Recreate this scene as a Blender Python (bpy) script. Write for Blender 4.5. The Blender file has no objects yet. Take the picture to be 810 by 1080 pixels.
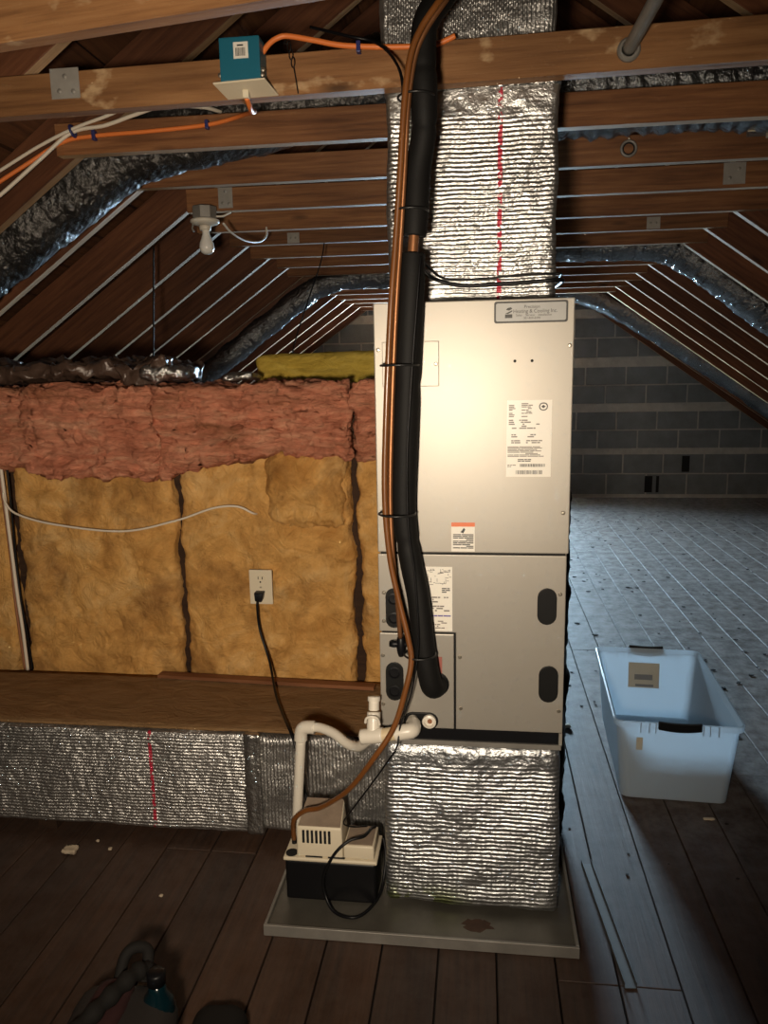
import bpy, bmesh, math, random
from mathutils import Vector, Matrix, noise
random.seed(7)
S = bpy.context.scene
COL = S.collection

# ------------------------------------------------------------------ camera
cam_d = bpy.data.cameras.new('camera')
cam = bpy.data.objects.new('camera', cam_d); COL.objects.link(cam)
Rw = [[0.99226, -0.0046844, 0.1240896], [0.122909, 0.1795435, -0.9760418], [-0.0177073, 0.9837389, 0.1787296]]
m = Matrix(Rw).to_4x4(); m.translation = Vector((0, 0, 1.40))
cam.matrix_world = m
cam_d.sensor_fit = 'VERTICAL'; cam_d.sensor_height = 36.0; cam_d.sensor_width = 27.0
cam_d.lens = 810.0 / 1080.0 * 36.0
cam_d.clip_start = 0.02
S.camera = cam

# ------------------------------------------------------------------ world, lights, exposure
w = bpy.data.worlds.new('sky'); S.world = w; w.use_nodes = True
bg = w.node_tree.nodes['Background']
bg.inputs[0].default_value = (0.60, 0.82, 1.0, 1); bg.inputs[1].default_value = 300.0

def light(name, kind, loc, energy, color, **kw):
    d = bpy.data.lights.new(name, kind); d.energy = energy; d.color = color
    for k, v in kw.items(): setattr(d, k, v)
    o = bpy.data.objects.new(name, d); COL.objects.link(o); o.location = loc
    return o
def aim(o, t):
    o.rotation_euler = (Vector(t) - o.location).to_track_quat('-Z', 'Y').to_euler()
# the technician's work lamp held just behind the viewer's shoulder
wl = light('work_lamp', 'SPOT', (-0.14, -0.16, 1.29), 172, (1.0, 0.84, 0.65), spot_size=math.radians(98), spot_blend=1.0, shadow_soft_size=0.06)
aim(wl, (-0.50, 1.9, 1.12))
# daylight enters through the gable window (portal only guides the sky's light)
pw = light('window_portal', 'AREA', (-0.235, 8.895, 1.575), 1, (1, 1, 1), shape='RECTANGLE', size=1.05, size_y=.85)
pw.rotation_euler = (math.radians(-90), 0, 0)
pw.data.cycles.is_portal = True

S.view_settings.view_transform = 'Standard'; S.view_settings.look = 'None'
S.view_settings.gamma = 1.0; S.view_settings.use_curve_mapping = False
S.view_settings.exposure = 0.0

# ------------------------------------------------------------------ materials
def new_mat(name):
    mt = bpy.data.materials.new(name); mt.use_nodes = True
    nt = mt.node_tree
    return mt, nt, nt.nodes['Principled BSDF']
def nd(nt, t, **kw):
    n = nt.nodes.new(t)
    for k, v in kw.items(): setattr(n, k, v)
    return n
def coords(nt, scale=(1, 1, 1), rnd=True):
    tc = nd(nt, 'ShaderNodeTexCoord')
    mp = nd(nt, 'ShaderNodeMapping'); mp.inputs['Scale'].default_value = scale
    if rnd:
        oi = nd(nt, 'ShaderNodeObjectInfo')
        ml = nd(nt, 'ShaderNodeMath', operation='MULTIPLY'); ml.inputs[1].default_value = 37.0
        nt.links.new(oi.outputs['Random'], ml.inputs[0])
        ad = nd(nt, 'ShaderNodeVectorMath', operation='ADD')
        nt.links.new(tc.outputs['Object'], ad.inputs[0]); nt.links.new(ml.outputs[0], ad.inputs[1])
        nt.links.new(ad.outputs[0], mp.inputs['Vector'])
    else:
        nt.links.new(tc.outputs['Object'], mp.inputs['Vector'])
    return mp.outputs[0]
def tex_noise(nt, vec, scale, detail=5, rough=0.6, dist=0.0):
    n = nd(nt, 'ShaderNodeTexNoise'); n.inputs['Scale'].default_value = scale
    n.inputs['Detail'].default_value = detail; n.inputs['Roughness'].default_value = rough; n.inputs['Distortion'].default_value = dist
    nt.links.new(vec, n.inputs['Vector'])
    return n.outputs['Fac']
def ramp(nt, fac, stops):
    r = nd(nt, 'ShaderNodeValToRGB'); nt.links.new(fac, r.inputs[0])
    e = r.color_ramp.elements
    while len(e) < len(stops): e.new(0.5)
    for i, (p, c) in enumerate(stops):
        e[i].position = p; e[i].color = (*c, 1) if len(c) == 3 else c
    return r.outputs[0]
def mix(nt, fac, a, b, mode='MIX'):
    n = nd(nt, 'ShaderNodeMix', data_type='RGBA', blend_type=mode)
    for s, v in ((n.inputs[0], fac), (n.inputs[6], a), (n.inputs[7], b)):
        if isinstance(v, (int, float)): s.default_value = v
        elif isinstance(v, tuple): s.default_value = (*v, 1)
        else: nt.links.new(v, s)
    return n.outputs[2]
def bump(nt, b, height, strength, dist):
    n = nd(nt, 'ShaderNodeBump'); n.inputs['Strength'].default_value = strength; n.inputs['Distance'].default_value = dist
    nt.links.new(height, n.inputs['Height']); nt.links.new(n.outputs[0], b.inputs['Normal'])

def plain(name, col, rough=0.5, metal=0.0, var=0.0, vs=8.0, bs=0.0, bscale=40.0, bdist=0.002, coat=0.0, spec=0.5):
    mt, nt, b = new_mat(name)
    b.inputs['Base Color'].default_value = (*col, 1); b.inputs['Roughness'].default_value = rough; b.inputs['Metallic'].default_value = metal
    b.inputs['Specular IOR Level'].default_value = spec
    if coat: b.inputs['Coat Weight'].default_value = coat; b.inputs['Coat Roughness'].default_value = 0.15
    v = None
    if var:
        v = coords(nt); f = tex_noise(nt, v, vs)
        c = ramp(nt, f, [(0.25, tuple(x * (1 - var) for x in col)), (0.75, tuple(min(1, x * (1 + var * .6)) for x in col))])
        nt.links.new(c, b.inputs['Base Color'])
    if bs:
        v = v or coords(nt)
        bump(nt, b, tex_noise(nt, v, bscale), bs, bdist)
    return mt

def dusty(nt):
    """dust mask; its rise beyond the air handler paints in window light"""
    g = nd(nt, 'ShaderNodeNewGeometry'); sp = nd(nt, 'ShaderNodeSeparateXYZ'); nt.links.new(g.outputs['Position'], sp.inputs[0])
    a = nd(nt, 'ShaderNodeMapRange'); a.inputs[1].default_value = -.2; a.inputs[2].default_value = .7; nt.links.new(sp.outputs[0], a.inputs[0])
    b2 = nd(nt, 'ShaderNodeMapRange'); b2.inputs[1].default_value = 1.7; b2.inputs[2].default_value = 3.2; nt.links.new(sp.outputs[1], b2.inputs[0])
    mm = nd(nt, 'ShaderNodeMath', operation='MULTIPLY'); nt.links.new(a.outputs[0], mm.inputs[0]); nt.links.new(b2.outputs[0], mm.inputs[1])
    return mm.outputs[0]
def wood(name, dark, mid, lite, rough=0.6, spec=0.3, knots=True, dust=None, gs=1.0, blotch=None):
    """grain along local X"""
    mt, nt, b = new_mat(name)
    v = coords(nt, (1.2 * gs, 22 * gs, 22 * gs))
    f = tex_noise(nt, v, 3.0, 6, 0.65)
    c = ramp(nt, f, [(0.28, dark), (0.5, mid), (0.75, lite)])
    v2 = coords(nt, (1.0, 3.5, 3.5))
    f2 = tex_noise(nt, v2, 1.7, 3, 0.5)
    tint = ramp(nt, f2, [(0.3, (0.62, 0.58, 0.55)), (0.65, (1.08, 1.05, 1.0))])
    c = mix(nt, 1.0, c, tint, 'MULTIPLY')
    oi = nd(nt, 'ShaderNodeObjectInfo')
    rt = ramp(nt, oi.outputs['Random'], [(0.0, (0.74, 0.72, 0.70)), (1.0, (1.12, 1.1, 1.08))])
    c = mix(nt, 1.0, c, rt, 'MULTIPLY')
    if knots:
        vk = coords(nt, (1.6, 6, 6)); vo = nd(nt, 'ShaderNodeTexVoronoi'); vo.inputs['Scale'].default_value = 1.3
        nt.links.new(vk, vo.inputs['Vector'])
        k = ramp(nt, vo.outputs['Distance'], [(0.03, (1, 1, 1)), (0.12, (0, 0, 0))])
        c = mix(nt, k, c, tuple(x * 0.45 for x in dark))
    if blotch:
        vb = coords(nt, (1, 1.6, 1.6)); fb = tex_noise(nt, vb, 9.0, 4, 0.55)
        kb = ramp(nt, fb, [(0.60, (0, 0, 0)), (0.70, (.75, .75, .75))])
        c = mix(nt, kb, c, blotch)
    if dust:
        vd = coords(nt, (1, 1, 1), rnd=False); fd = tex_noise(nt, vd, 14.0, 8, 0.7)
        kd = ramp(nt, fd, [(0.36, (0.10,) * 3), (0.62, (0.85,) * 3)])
        kd = mix(nt, 1.0, kd, ramp(nt, dusty(nt), [(0.0, (.09,) * 3), (1.0, (1, 1, 1))]), 'MULTIPLY')  # dust boosted toward the far floor, putting window brightness into the colour
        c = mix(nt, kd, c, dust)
    nt.links.new(c, b.inputs['Base Color'])
    b.inputs['Roughness'].default_value = rough; b.inputs['Specular IOR Level'].default_value = spec
    bump(nt, b, f, 0.35, 0.003)
    return mt

def foil(name, col, rough, period, axis='h', red_x=None, grime=0.0, crinkle=0.5, metal=0.95, flat_above=None, stain=None, bd=.0019):
    mt, nt, b = new_mat(name)
    tc = nd(nt, 'ShaderNodeTexCoord'); sp = nd(nt, 'ShaderNodeSeparateXYZ'); nt.links.new(tc.outputs['Object'], sp.inputs[0])
    def M(op, a, bb=None):
        n = nd(nt, 'ShaderNodeMath', operation=op)
        for i, v in enumerate((a, bb)):
            if v is None: continue
            if isinstance(v, (int, float)): n.inputs[i].default_value = v
            else: nt.links.new(v, n.inputs[i])
        return n.outputs[0]
    wob = tex_noise(nt, tc.outputs['Object'], 9.0, 2)
    wz = M('MULTIPLY', M('SUBTRACT', wob, 0.5), 0.012)
    hx = M('ADD', sp.outputs[0], sp.outputs[1])
    u, v = (sp.outputs[2], hx) if axis == 'h' else (hx, sp.outputs[2])
    k = 2 * math.pi / period
    su = M('SINE', M('MULTIPLY', M('ADD', u, wz), k))
    sv = M('SINE', M('MULTIPLY', v, k * 0.9))
    hgt = M('ADD', M('MULTIPLY', su, 0.48), M('MULTIPLY', M('MULTIPLY', su, sv), 0.11))
    pn = tex_noise(nt, tc.outputs['Object'], 7.0, 3, 0.6)
    amt = nd(nt, 'ShaderNodeMapRange'); amt.inputs[1].default_value = .30; amt.inputs[2].default_value = .52; amt.inputs[3].default_value = .25; amt.inputs[4].default_value = 1.0
    nt.links.new(pn, amt.inputs[0]); hgt = M('MULTIPLY', hgt, amt.outputs[0])
    if flat_above is not None:
        mr = nd(nt, 'ShaderNodeMapRange'); mr.inputs[1].default_value = flat_above - .02; mr.inputs[2].default_value = flat_above + .02; mr.inputs[3].default_value = 1.0; mr.inputs[4].default_value = .1
        nt.links.new(M('ADD', sp.outputs[2], M('MULTIPLY', wz, 4.0)), mr.inputs[0]); hgt = M('MULTIPLY', hgt, mr.outputs[0])
    n1 = tex_noise(nt, tc.outputs['Object'], 45.0, 4, 0.7)
    n2 = nd(nt, 'ShaderNodeTexVoronoi', feature='DISTANCE_TO_EDGE'); n2.inputs['Scale'].default_value = 26.0
    nt.links.new(tc.outputs['Object'], n2.inputs['Vector'])
    h2 = M('ADD', hgt, M('MULTIPLY', n1, crinkle * 4.0))
    h2 = M('ADD', h2, M('MULTIPLY', n2.outputs['Distance'], crinkle * 3.0))
    bump(nt, b, h2, 0.8, bd)
    g = tex_noise(nt, tc.outputs['Object'], 5.0, 4)
    c = ramp(nt, g, [(0.3, tuple(x * (0.80 - grime * 0.5) for x in col)), (0.7, col)])
    if stain is not None:
        ms = nd(nt, 'ShaderNodeMapRange'); ms.inputs[1].default_value = stain; ms.inputs[2].default_value = stain - .05
        nt.links.new(sp.outputs[2], ms.inputs[0])
        mx = nd(nt, 'ShaderNodeMapRange'); mx.inputs[1].default_value = .0; mx.inputs[2].default_value = -.08
        nt.links.new(sp.outputs[0], mx.inputs[0])
        gs_ = tex_noise(nt, tc.outputs['Object'], 16.0, 4)
        c = mix(nt, M('MULTIPLY', M('MULTIPLY', ms.outputs[0], mx.outputs[0]), M('GREATER_THAN', gs_, .45)), c, (.26, .30, .14))
    if red_x is not None:
        dx = M('ABSOLUTE', M('SUBTRACT', sp.outputs[0], red_x))
        br = tex_noise(nt, tc.outputs['Object'], 60.0, 2)
        on = M('MULTIPLY', M('LESS_THAN', dx, 0.0055), M('GREATER_THAN', br, 0.47))
        c = mix(nt, on, c, (0.50, 0.03, 0.06))
        mm = M('SUBTRACT', metal, M('MULTIPLY', on, 0.8))
        nt.links.new(mm, b.inputs['Metallic'])
    else:
        b.inputs['Metallic'].default_value = metal
    nt.links.new(c, b.inputs['Base Color'])
    b.inputs['Roughness'].default_value = rough
    return mt

def fluff(name, c0, c1, c2, sc=7.0, stretch=(1, 1, 1), dirt=(0.10, 0.06, 0.03), dirt_at=0.64):
    mt, nt, b = new_mat(name)
    v = coords(nt, stretch)
    f = tex_noise(nt, v, sc, 9, 0.68, 1.2)
    c = ramp(nt, f, [(0.25, c0), (0.5, c1), (0.72, c2)])
    fd = tex_noise(nt, v, sc * 0.55, 6, 0.7)
    k = ramp(nt, fd, [(dirt_at - 0.08, (0, 0, 0)), (dirt_at + 0.10, (0.8,) * 3)])
    c = mix(nt, k, c, dirt)
    nt.links.new(c, b.inputs['Base Color'])
    b.inputs['Roughness'].default_value = 0.95; b.inputs['Specular IOR Level'].default_value = 0.05
    h = tex_noise(nt, v, sc * 2.2, 10, 0.72, 1.6)
    bump(nt, b, h, 1.0, 0.022)
    return mt

M_ = {}
M_['tie'] = wood('tie_wood', (.12, .050, .022), (.235, .105, .044), (.34, .17, .075))
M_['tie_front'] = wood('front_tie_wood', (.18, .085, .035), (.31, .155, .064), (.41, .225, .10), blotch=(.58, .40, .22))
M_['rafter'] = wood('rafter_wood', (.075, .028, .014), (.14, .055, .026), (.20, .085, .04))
M_['edge'] = wood('lamp_lit_lumber_edge', (.34, .22, .125), (.48, .335, .20), (.58, .43, .27), knots=False)  # paler copy for undersides, painting lamp light onto the lumber edges
M_['deck'] = wood('roof_board_wood', (.07, .03, .015), (.12, .05, .022), (.16, .07, .03), rough=.8)
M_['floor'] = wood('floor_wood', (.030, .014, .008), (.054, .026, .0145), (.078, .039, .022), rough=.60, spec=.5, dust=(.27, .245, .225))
M_['subfloor'] = plain('subfloor_dark', (.012, .009, .007), .9)
M_['ply'] = wood('bare_plywood', (.20, .12, .06), (.28, .17, .09), (.34, .22, .12), rough=.8, knots=False)
M_['stud'] = wood('stud_wood', (.030, .015, .009), (.05, .026, .014), (.075, .04, .02), rough=.85)
M_['strip'] = wood('strip_wood', (.20, .085, .04), (.30, .13, .06), (.38, .18, .09), rough=.6, knots=False)
M_['block'] = plain('concrete_block', (.175, .190, .195), .92, var=.28, vs=6, bs=.6, bscale=70, bdist=.004)
M_['mortar'] = plain('mortar', (.44, .42, .375), .95, var=.25, vs=10, bs=.8, bscale=40, bdist=.01)
M_['hole'] = plain('dark_hole', (.006, .006, .006), .95)
M_['unit'] = plain('beige_painted_steel', (.34, .315, .275), .44, .40, var=.05, vs=3, bs=.05, bscale=3, bdist=.004)
M_['unit_body'] = plain('grey_steel', (.42, .38, .32), .45, .4)
M_['rubber'] = plain('black_rubber', (.006, .006, .006), .5, spec=.2)
M_['black'] = plain('black_plastic', (.005, .005, .006), .4, spec=.25)
M_['foam'] = plain('black_pipe_foam', (.0055, .0052, .005), .65, spec=.22, bs=.25, bscale=60, bdist=.002)
M_['screw'] = plain('zinc_screw', (.55, .5, .42), .3, .9)
M_['copper'] = plain('copper_tube', (.32, .14, .06), .42, .7, var=.2, vs=20)
M_['hose'] = plain('amber_hose', (.17, .060, .014), .35, 0, var=.2, vs=12, coat=.3)
M_['pvc'] = plain('white_pvc', (.70, .65, .56), .35, var=.10, vs=9)
M_['pvc_clear'] = plain('yellowed_pvc', (.62, .50, .32), .3, var=.15, vs=12)
M_['cream'] = plain('cream_plastic', (.68, .60, .45), .45)
M_['dusty_cream'] = plain('dusty_cream_plastic', (.27, .205, .15), .8, var=.25, vs=25)
M_['white'] = plain('white_label', (.78, .74, .66), .35)
M_['ink'] = plain('black_ink', (.03, .028, .026), .5)
M_['grey_ink'] = plain('grey_ink', (.17, .15, .13), .5)
M_['red_ink'] = plain('orange_red_ink', (.70, .16, .05), .45)
M_['blue_ink'] = plain('violet_ink', (.12, .09, .30), .5)
M_['sign'] = plain('brushed_sign_metal', (.30, .30, .29), .5, .3, var=.12, vs=18)
M_['galv'] = plain('galvanised_steel', (.27, .255, .23), .5, .4, var=.28, vs=9, bs=.1, bscale=12)
M_['pan'] = plain('stained_pan_steel', (.13, .12, .10), .42, .45, var=.35, vs=7, bs=.15, bscale=10)
M_['plate'] = plain('nail_plate_steel', (.34, .32, .29), .5, .25, var=.15, vs=25)
M_['foil_h'] = foil('bubble_foil', (.68, .68, .67), .33, .0104, 'h', red_x=0.043, flat_above=1.985, crinkle=.7)
M_['foil_b'] = foil('bubble_foil_base', (.62, .64, .66), .36, .0112, 'h', flat_above=.425, crinkle=.7, stain=.10, bd=.0024)
M_['foil_d'] = foil('bubble_foil_duct', (.76, .75, .73), .42, .0104, 'h', red_x=-0.978, crinkle=.7, bd=.0030)
M_['foil_v'] = foil('bubble_foil_collar', (.72, .71, .69), .40, .0104, 'v', bd=.0028)
M_['foil_t'] = foil('foil_tape', (.60, .59, .57), .28, .03, 'v', crinkle=.8)
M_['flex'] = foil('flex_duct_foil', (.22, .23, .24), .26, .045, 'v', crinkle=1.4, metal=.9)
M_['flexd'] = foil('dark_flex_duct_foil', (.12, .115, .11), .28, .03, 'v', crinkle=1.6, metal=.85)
M_['crumple'] = foil('crumpled_foil', (.62, .60, .58), .22, .05, 'v', crinkle=1.5)
M_['film'] = plain('dark_vapour_film', (.085, .052, .038), .33, .1, var=.4, vs=9, bs=.8, bscale=18, bdist=.01)
M_['dust_top'] = fluff('dusty_duct_top', (.20, .115, .05), (.28, .165, .078), (.33, .20, .10), 3.0, (1, 2.2, 1), (.12, .065, .03), .66)
M_['tan'] = fluff('tan_fibreglass', (.50, .235, .060), (.76, .42, .135), (.86, .56, .24), 6.0, (1, 1, 1), (.30, .14, .045), .56)
M_['pink'] = fluff('pink_fibreglass', (.44, .135, .075), (.76, .305, .185), (.86, .46, .29), 6.5, (1, 1, 3.4), (.28, .12, .055), .58)
M_['yellow'] = fluff('yellow_fibreglass', (.46, .30, .045), (.62, .43, .075), (.70, .52, .12), 8.0, (1, 1, 2), (.30, .19, .05), .68)
M_['orange'] = plain('orange_cable', (.75, .20, .045), .45)
M_['wire_w'] = plain('white_cable', (.70, .63, .52), .45)
M_['wire_br'] = plain('brown_cable', (.28, .12, .06), .5)
M_['staple'] = plain('blue_staple', (.025, .03, .13), .4)
M_['teal'] = plain('teal_box_paint', (.012, .125, .19), .4)
M_['bulb'] = plain('frosted_bulb', (.82, .80, .75), .25)
M_['porcelain'] = plain('porcelain', (.70, .64, .54), .3)
M_['bag'] = plain('black_bag_cloth', (.020, .016, .014), .75, bs=.3, bscale=120, bdist=.002)
M_['maroon'] = plain('maroon_cloth', (.028, .006, .006), .8, bs=.3, bscale=100, bdist=.002)
M_['strap'] = plain('charcoal_webbing', (.012, .011, .010), .8, spec=.2)
M_['bottle'] = plain('teal_bottle', (.002, .013, .018), .15)
M_['debris'] = plain('pale_scrap', (.52, .42, .30), .8, var=.2)
M_['zip'] = plain('black_nylon_tie', (.012, .012, .012), .4)
M_['frame'] = plain('window_frame_paint', (.55, .53, .48), .6)

# milky translucent plastic
mt, nt, b = new_mat('milky_plastic'); M_['bin'] = mt
nt.nodes.remove(b); out = nt.nodes['Material Output']
df = nd(nt, 'ShaderNodeBsdfDiffuse'); df.inputs[0].default_value = (.56, .63, .68, 1)
tl = nd(nt, 'ShaderNodeBsdfTranslucent'); tl.inputs[0].default_value = (.68, .76, .82, 1)
tr = nd(nt, 'ShaderNodeBsdfTransparent'); tr.inputs[0].default_value = (.92, .95, .97, 1)
gl = nd(nt, 'ShaderNodeBsdfGlossy'); gl.inputs['Roughness'].default_value = .22
m1 = nd(nt, 'ShaderNodeMixShader'); m1.inputs[0].default_value = .55
m2 = nd(nt, 'ShaderNodeMixShader'); m2.inputs[0].default_value = .16
m3 = nd(nt, 'ShaderNodeMixShader'); m3.inputs[0].default_value = .07
nt.links.new(df.outputs[0], m1.inputs[1]); nt.links.new(tl.outputs[0], m1.inputs[2])
nt.links.new(m1.outputs[0], m2.inputs[1]); nt.links.new(tr.outputs[0], m2.inputs[2])
nt.links.new(m2.outputs[0], m3.inputs[1]); nt.links.new(gl.outputs[0], m3.inputs[2])
nt.links.new(m3.outputs[0], out.inputs[0])
mt, nt, b = new_mat('window_glass'); M_['glass'] = mt
nt.nodes.remove(b); out = nt.nodes['Material Output']
tr = nd(nt, 'ShaderNodeBsdfTransparent'); tr.inputs[0].default_value = (.95, .97, .98, 1)
gl = nd(nt, 'ShaderNodeBsdfGlossy'); gl.inputs['Roughness'].default_value = .02
m1 = nd(nt, 'ShaderNodeMixShader'); m1.inputs[0].default_value = .06
nt.links.new(tr.outputs[0], m1.inputs[1]); nt.links.new(gl.outputs[0], m1.inputs[2]); nt.links.new(m1.outputs[0], out.inputs[0])

# ------------------------------------------------------------------ mesh helpers
def link_mesh(name, me, mat, parent=None, smooth=False):
    o = bpy.data.objects.new(name, me); COL.objects.link(o)
    if mat is not None and not me.materials: me.materials.append(M_[mat])
    if smooth:
        for p in me.polygons: p.use_smooth = True
    if parent is not None: o.parent = parent
    return o
def tag(o, label, cat=None, group=None, kind=None):
    o['label'] = label
    if cat: o['category'] = cat
    if group: o['group'] = group
    if kind: o['kind'] = kind
    return o
def thing(name, label, cat, group=None, loc=(0, 0, 0), rz=0.0):
    o = bpy.data.objects.new(name, None); COL.objects.link(o); o.location = loc; o.rotation_euler = (0, 0, rz)
    o.empty_display_size = .05
    return tag(o, label, cat, group)
class MB:
    def __init__(s): s.v, s.f = [], []
    def add(s, vs, fs):
        n = len(s.v); s.v += [tuple(v) for v in vs]; s.f += [tuple(i + n for i in f) for f in fs]; return s
    def box(s, x0, x1, y0, y1, z0, z1):
        return s.add([(x0, y0, z0), (x1, y0, z0), (x1, y1, z0), (x0, y1, z0), (x0, y0, z1), (x1, y0, z1), (x1, y1, z1), (x0, y1, z1)],
                     [(0, 3, 2, 1), (4, 5, 6, 7), (0, 1, 5, 4), (1, 2, 6, 5), (2, 3, 7, 6), (3, 0, 4, 7)])
    def prism(s, pts, y0, y1):
        """polygon in (x, z), counter-clockwise seen from -Y, extruded along Y"""
        n = len(pts)
        vs = [(x, y0, z) for x, z in pts] + [(x, y1, z) for x, z in pts]
        fs = [tuple(range(n)), tuple(range(2 * n - 1, n - 1, -1))] + [(i, i + n, (i + 1) % n + n, (i + 1) % n) for i in range(n)]
        return s.add(vs, fs)
    def prism_z(s, pts, z0, z1):
        n = len(pts)
        vs = [(x, y, z0) for x, y in pts] + [(x, y, z1) for x, y in pts]
        fs = [tuple(range(n - 1, -1, -1)), tuple(range(n, 2 * n))] + [(i, (i + 1) % n, (i + 1) % n + n, i + n) for i in range(n)]
        return s.add(vs, fs)
    def tube(s, path, r, n=10, caps=True):
        P = [Vector(p) for p in path]; rr = r if callable(r) else (lambda t: r)
        T = []
        for i in range(len(P)):
            a = P[max(i - 1, 0)]; c = P[min(i + 1, len(P) - 1)]; T.append((c - a).normalized())
        up = Vector((0, 0, 1)) if abs(T[0].z) < .9 else Vector((1, 0, 0))
        N = (up - T[0] * up.dot(T[0])).normalized(); base = len(s.v); L = len(P)
        for i in range(L):
            N = (N - T[i] * N.dot(T[i])).normalized(); B = T[i].cross(N); R = rr(i / max(1, L - 1))
            for k in range(n):
                a = 2 * math.pi * k / n; s.v.append(tuple(P[i] + (N * math.cos(a) + B * math.sin(a)) * R))
        for i in range(L - 1):
            for k in range(n):
                a = base + i * n + k; b_ = base + i * n + (k + 1) % n
                s.f.append((a, b_, b_ + n, a + n))
        if caps:
            s.f.append(tuple(base + k for k in range(n - 1, -1, -1))); s.f.append(tuple(base + (L - 1) * n + k for k in range(n)))
        return s
    def lathe(s, prof, c, axis='z', n=20):
        """profile list of (radius, height); axis from c"""
        base = len(s.v); L = len(prof); c = Vector(c)
        for r, h in prof:
            for k in range(n):
                a = 2 * math.pi * k / n; u, v = r * math.cos(a), r * math.sin(a)
                d = {'z': (u, v, h), 'y': (u, -h, v), 'x': (h, u, v)}[axis]
                s.v.append(tuple(c + Vector(d)))
        for i in range(L - 1):
            for k in range(n):
                a = base + i * n + k; b_ = base + i * n + (k + 1) % n
                s.f.append((a, b_, b_ + n, a + n))
        s.f.append(tuple(base + k for k in range(n - 1, -1, -1))); s.f.append(tuple(base + (L - 1) * n + k for k in range(n)))
        return s
    def mesh(s, name, bevel=0.0, seg=2):
        me = bpy.data.meshes.new(name); me.from_pydata(s.v, [], s.f)
        bm = bmesh.new(); bm.from_mesh(me)
        bmesh.ops.recalc_face_normals(bm, faces=bm.faces)
        if bevel: bmesh.ops.bevel(bm, geom=list(bm.edges), offset=bevel, segments=seg, affect='EDGES', profile=.6, clamp_overlap=True)
        bm.to_mesh(me); bm.free(); return me
    def build(s, name, mat, parent=None, bevel=0.0, smooth=False, seg=2):
        return link_mesh(name, s.mesh(name, bevel, seg), mat, parent, smooth)
def spline(pts, sub=6):
    P = [Vector(p) for p in pts]; out = []
    for i in range(len(P) - 1):
        a = P[max(i - 1, 0)]; b = P[i]; c = P[i + 1]; d = P[min(i + 2, len(P) - 1)]
        for k in range(sub):
            t = k / sub
            out.append(.5 * ((2 * b) + (c - a) * t + (2 * a - 5 * b + 4 * c - d) * t * t + (3 * b - a - 3 * c + d) * t ** 3))
    out.append(P[-1]); return out
def surf_box(lo, hi, step, fn, name):
    """closed lattice box whose surface points go through fn"""
    lo, hi = Vector(lo), Vector(hi)
    n = [max(2, int(round((hi[i] - lo[i]) / step))) for i in range(3)]
    idx, vs, fs = {}, [], []
    def V(i, j, k):
        key = (i, j, k)
        if key not in idx:
            p = Vector((lo.x + (hi.x - lo.x) * i / n[0], lo.y + (hi.y - lo.y) * j / n[1], lo.z + (hi.z - lo.z) * k / n[2]))
            idx[key] = len(vs); vs.append(tuple(fn(p)))
        return idx[key]
    for i in range(n[0]):
        for j in range(n[1]):
            fs.append((V(i, j, 0), V(i, j + 1, 0), V(i + 1, j + 1, 0), V(i + 1, j, 0)))
            fs.append((V(i, j, n[2]), V(i + 1, j, n[2]), V(i + 1, j + 1, n[2]), V(i, j + 1, n[2])))
    for i in range(n[0]):
        for k in range(n[2]):
            fs.append((V(i, 0, k), V(i + 1, 0, k), V(i + 1, 0, k + 1), V(i, 0, k + 1)))
            fs.append((V(i, n[1], k), V(i, n[1], k + 1), V(i + 1, n[1], k + 1), V(i + 1, n[1], k)))
    for j in range(n[1]):
        for k in range(n[2]):
            fs.append((V(0, j, k), V(0, j, k + 1), V(0, j + 1, k + 1), V(0, j + 1, k)))
            fs.append((V(n[0], j, k), V(n[0], j + 1, k), V(n[0], j + 1, k + 1), V(n[0], j, k + 1)))
    me = bpy.data.meshes.new(name); me.from_pydata(vs, [], fs); me.update(); return me
def rounder(lo, hi, r):
    lo, hi = Vector(lo), Vector(hi)
    def f(p):
        c = Vector([min(max(p[i], lo[i] + r), hi[i] - r) for i in range(3)]); d = p - c
        if d.length > r: p = c + d.normalized() * r
        return p
    return f
def foil_box(name, lo, hi, mat, parent=None, r=.012, amp=.004, step=.014, sc=9.0, seed=0):
    rd = rounder(lo, hi, r); off = Vector((seed * 3.1, seed * 1.7, seed))
    def fn(p):
        q = rd(p); return q + (noise.noise_vector(q * sc + off) * amp + noise.noise_vector(q * sc * 4 + off) * amp * .45)
    return link_mesh(name, surf_box(lo, hi, step, fn, name), mat, parent, True)
def batt(name, lo, hi, mat, parent=None, r=.05, amp=.02, step=.018, sc=6.0, seed=0, shape=None):
    rd = rounder(lo, hi, r); off = Vector((seed * 5.3, seed * 2.9, seed * 1.3))
    def fn(p):
        q = rd(p)
        if shape: q = shape(q)
        return q + noise.noise_vector(q * sc + off) * amp + noise.noise_vector(q * sc * 3.1 + off) * amp * .55 + noise.noise_vector(q * sc * 7.7 + off) * amp * .36 + noise.noise_vector(q * sc * 15 + off) * amp * .22
    return link_mesh(name, surf_box(lo, hi, step, fn, name), mat, parent, True)
def stadium(cx, cz, wx, hz, n=8):
    r = min(wx, hz) / 2; pts = []
    if hz >= wx:
        for k in range(n + 1): a = math.pi * k / n; pts.append((cx + r * math.cos(a), cz + hz / 2 - r + r * math.sin(a)))
        for k in range(n + 1): a = math.pi + math.pi * k / n; pts.append((cx + r * math.cos(a), cz - hz / 2 + r + r * math.sin(a)))
    else:
        for k in range(n + 1): a = -math.pi / 2 + math.pi * k / n; pts.append((cx + wx / 2 - r + r * math.cos(a), cz + r * math.sin(a)))
        for k in range(n + 1): a = math.pi / 2 + math.pi * k / n; pts.append((cx - wx / 2 + r + r * math.cos(a), cz + r * math.sin(a)))
    return pts
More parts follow.
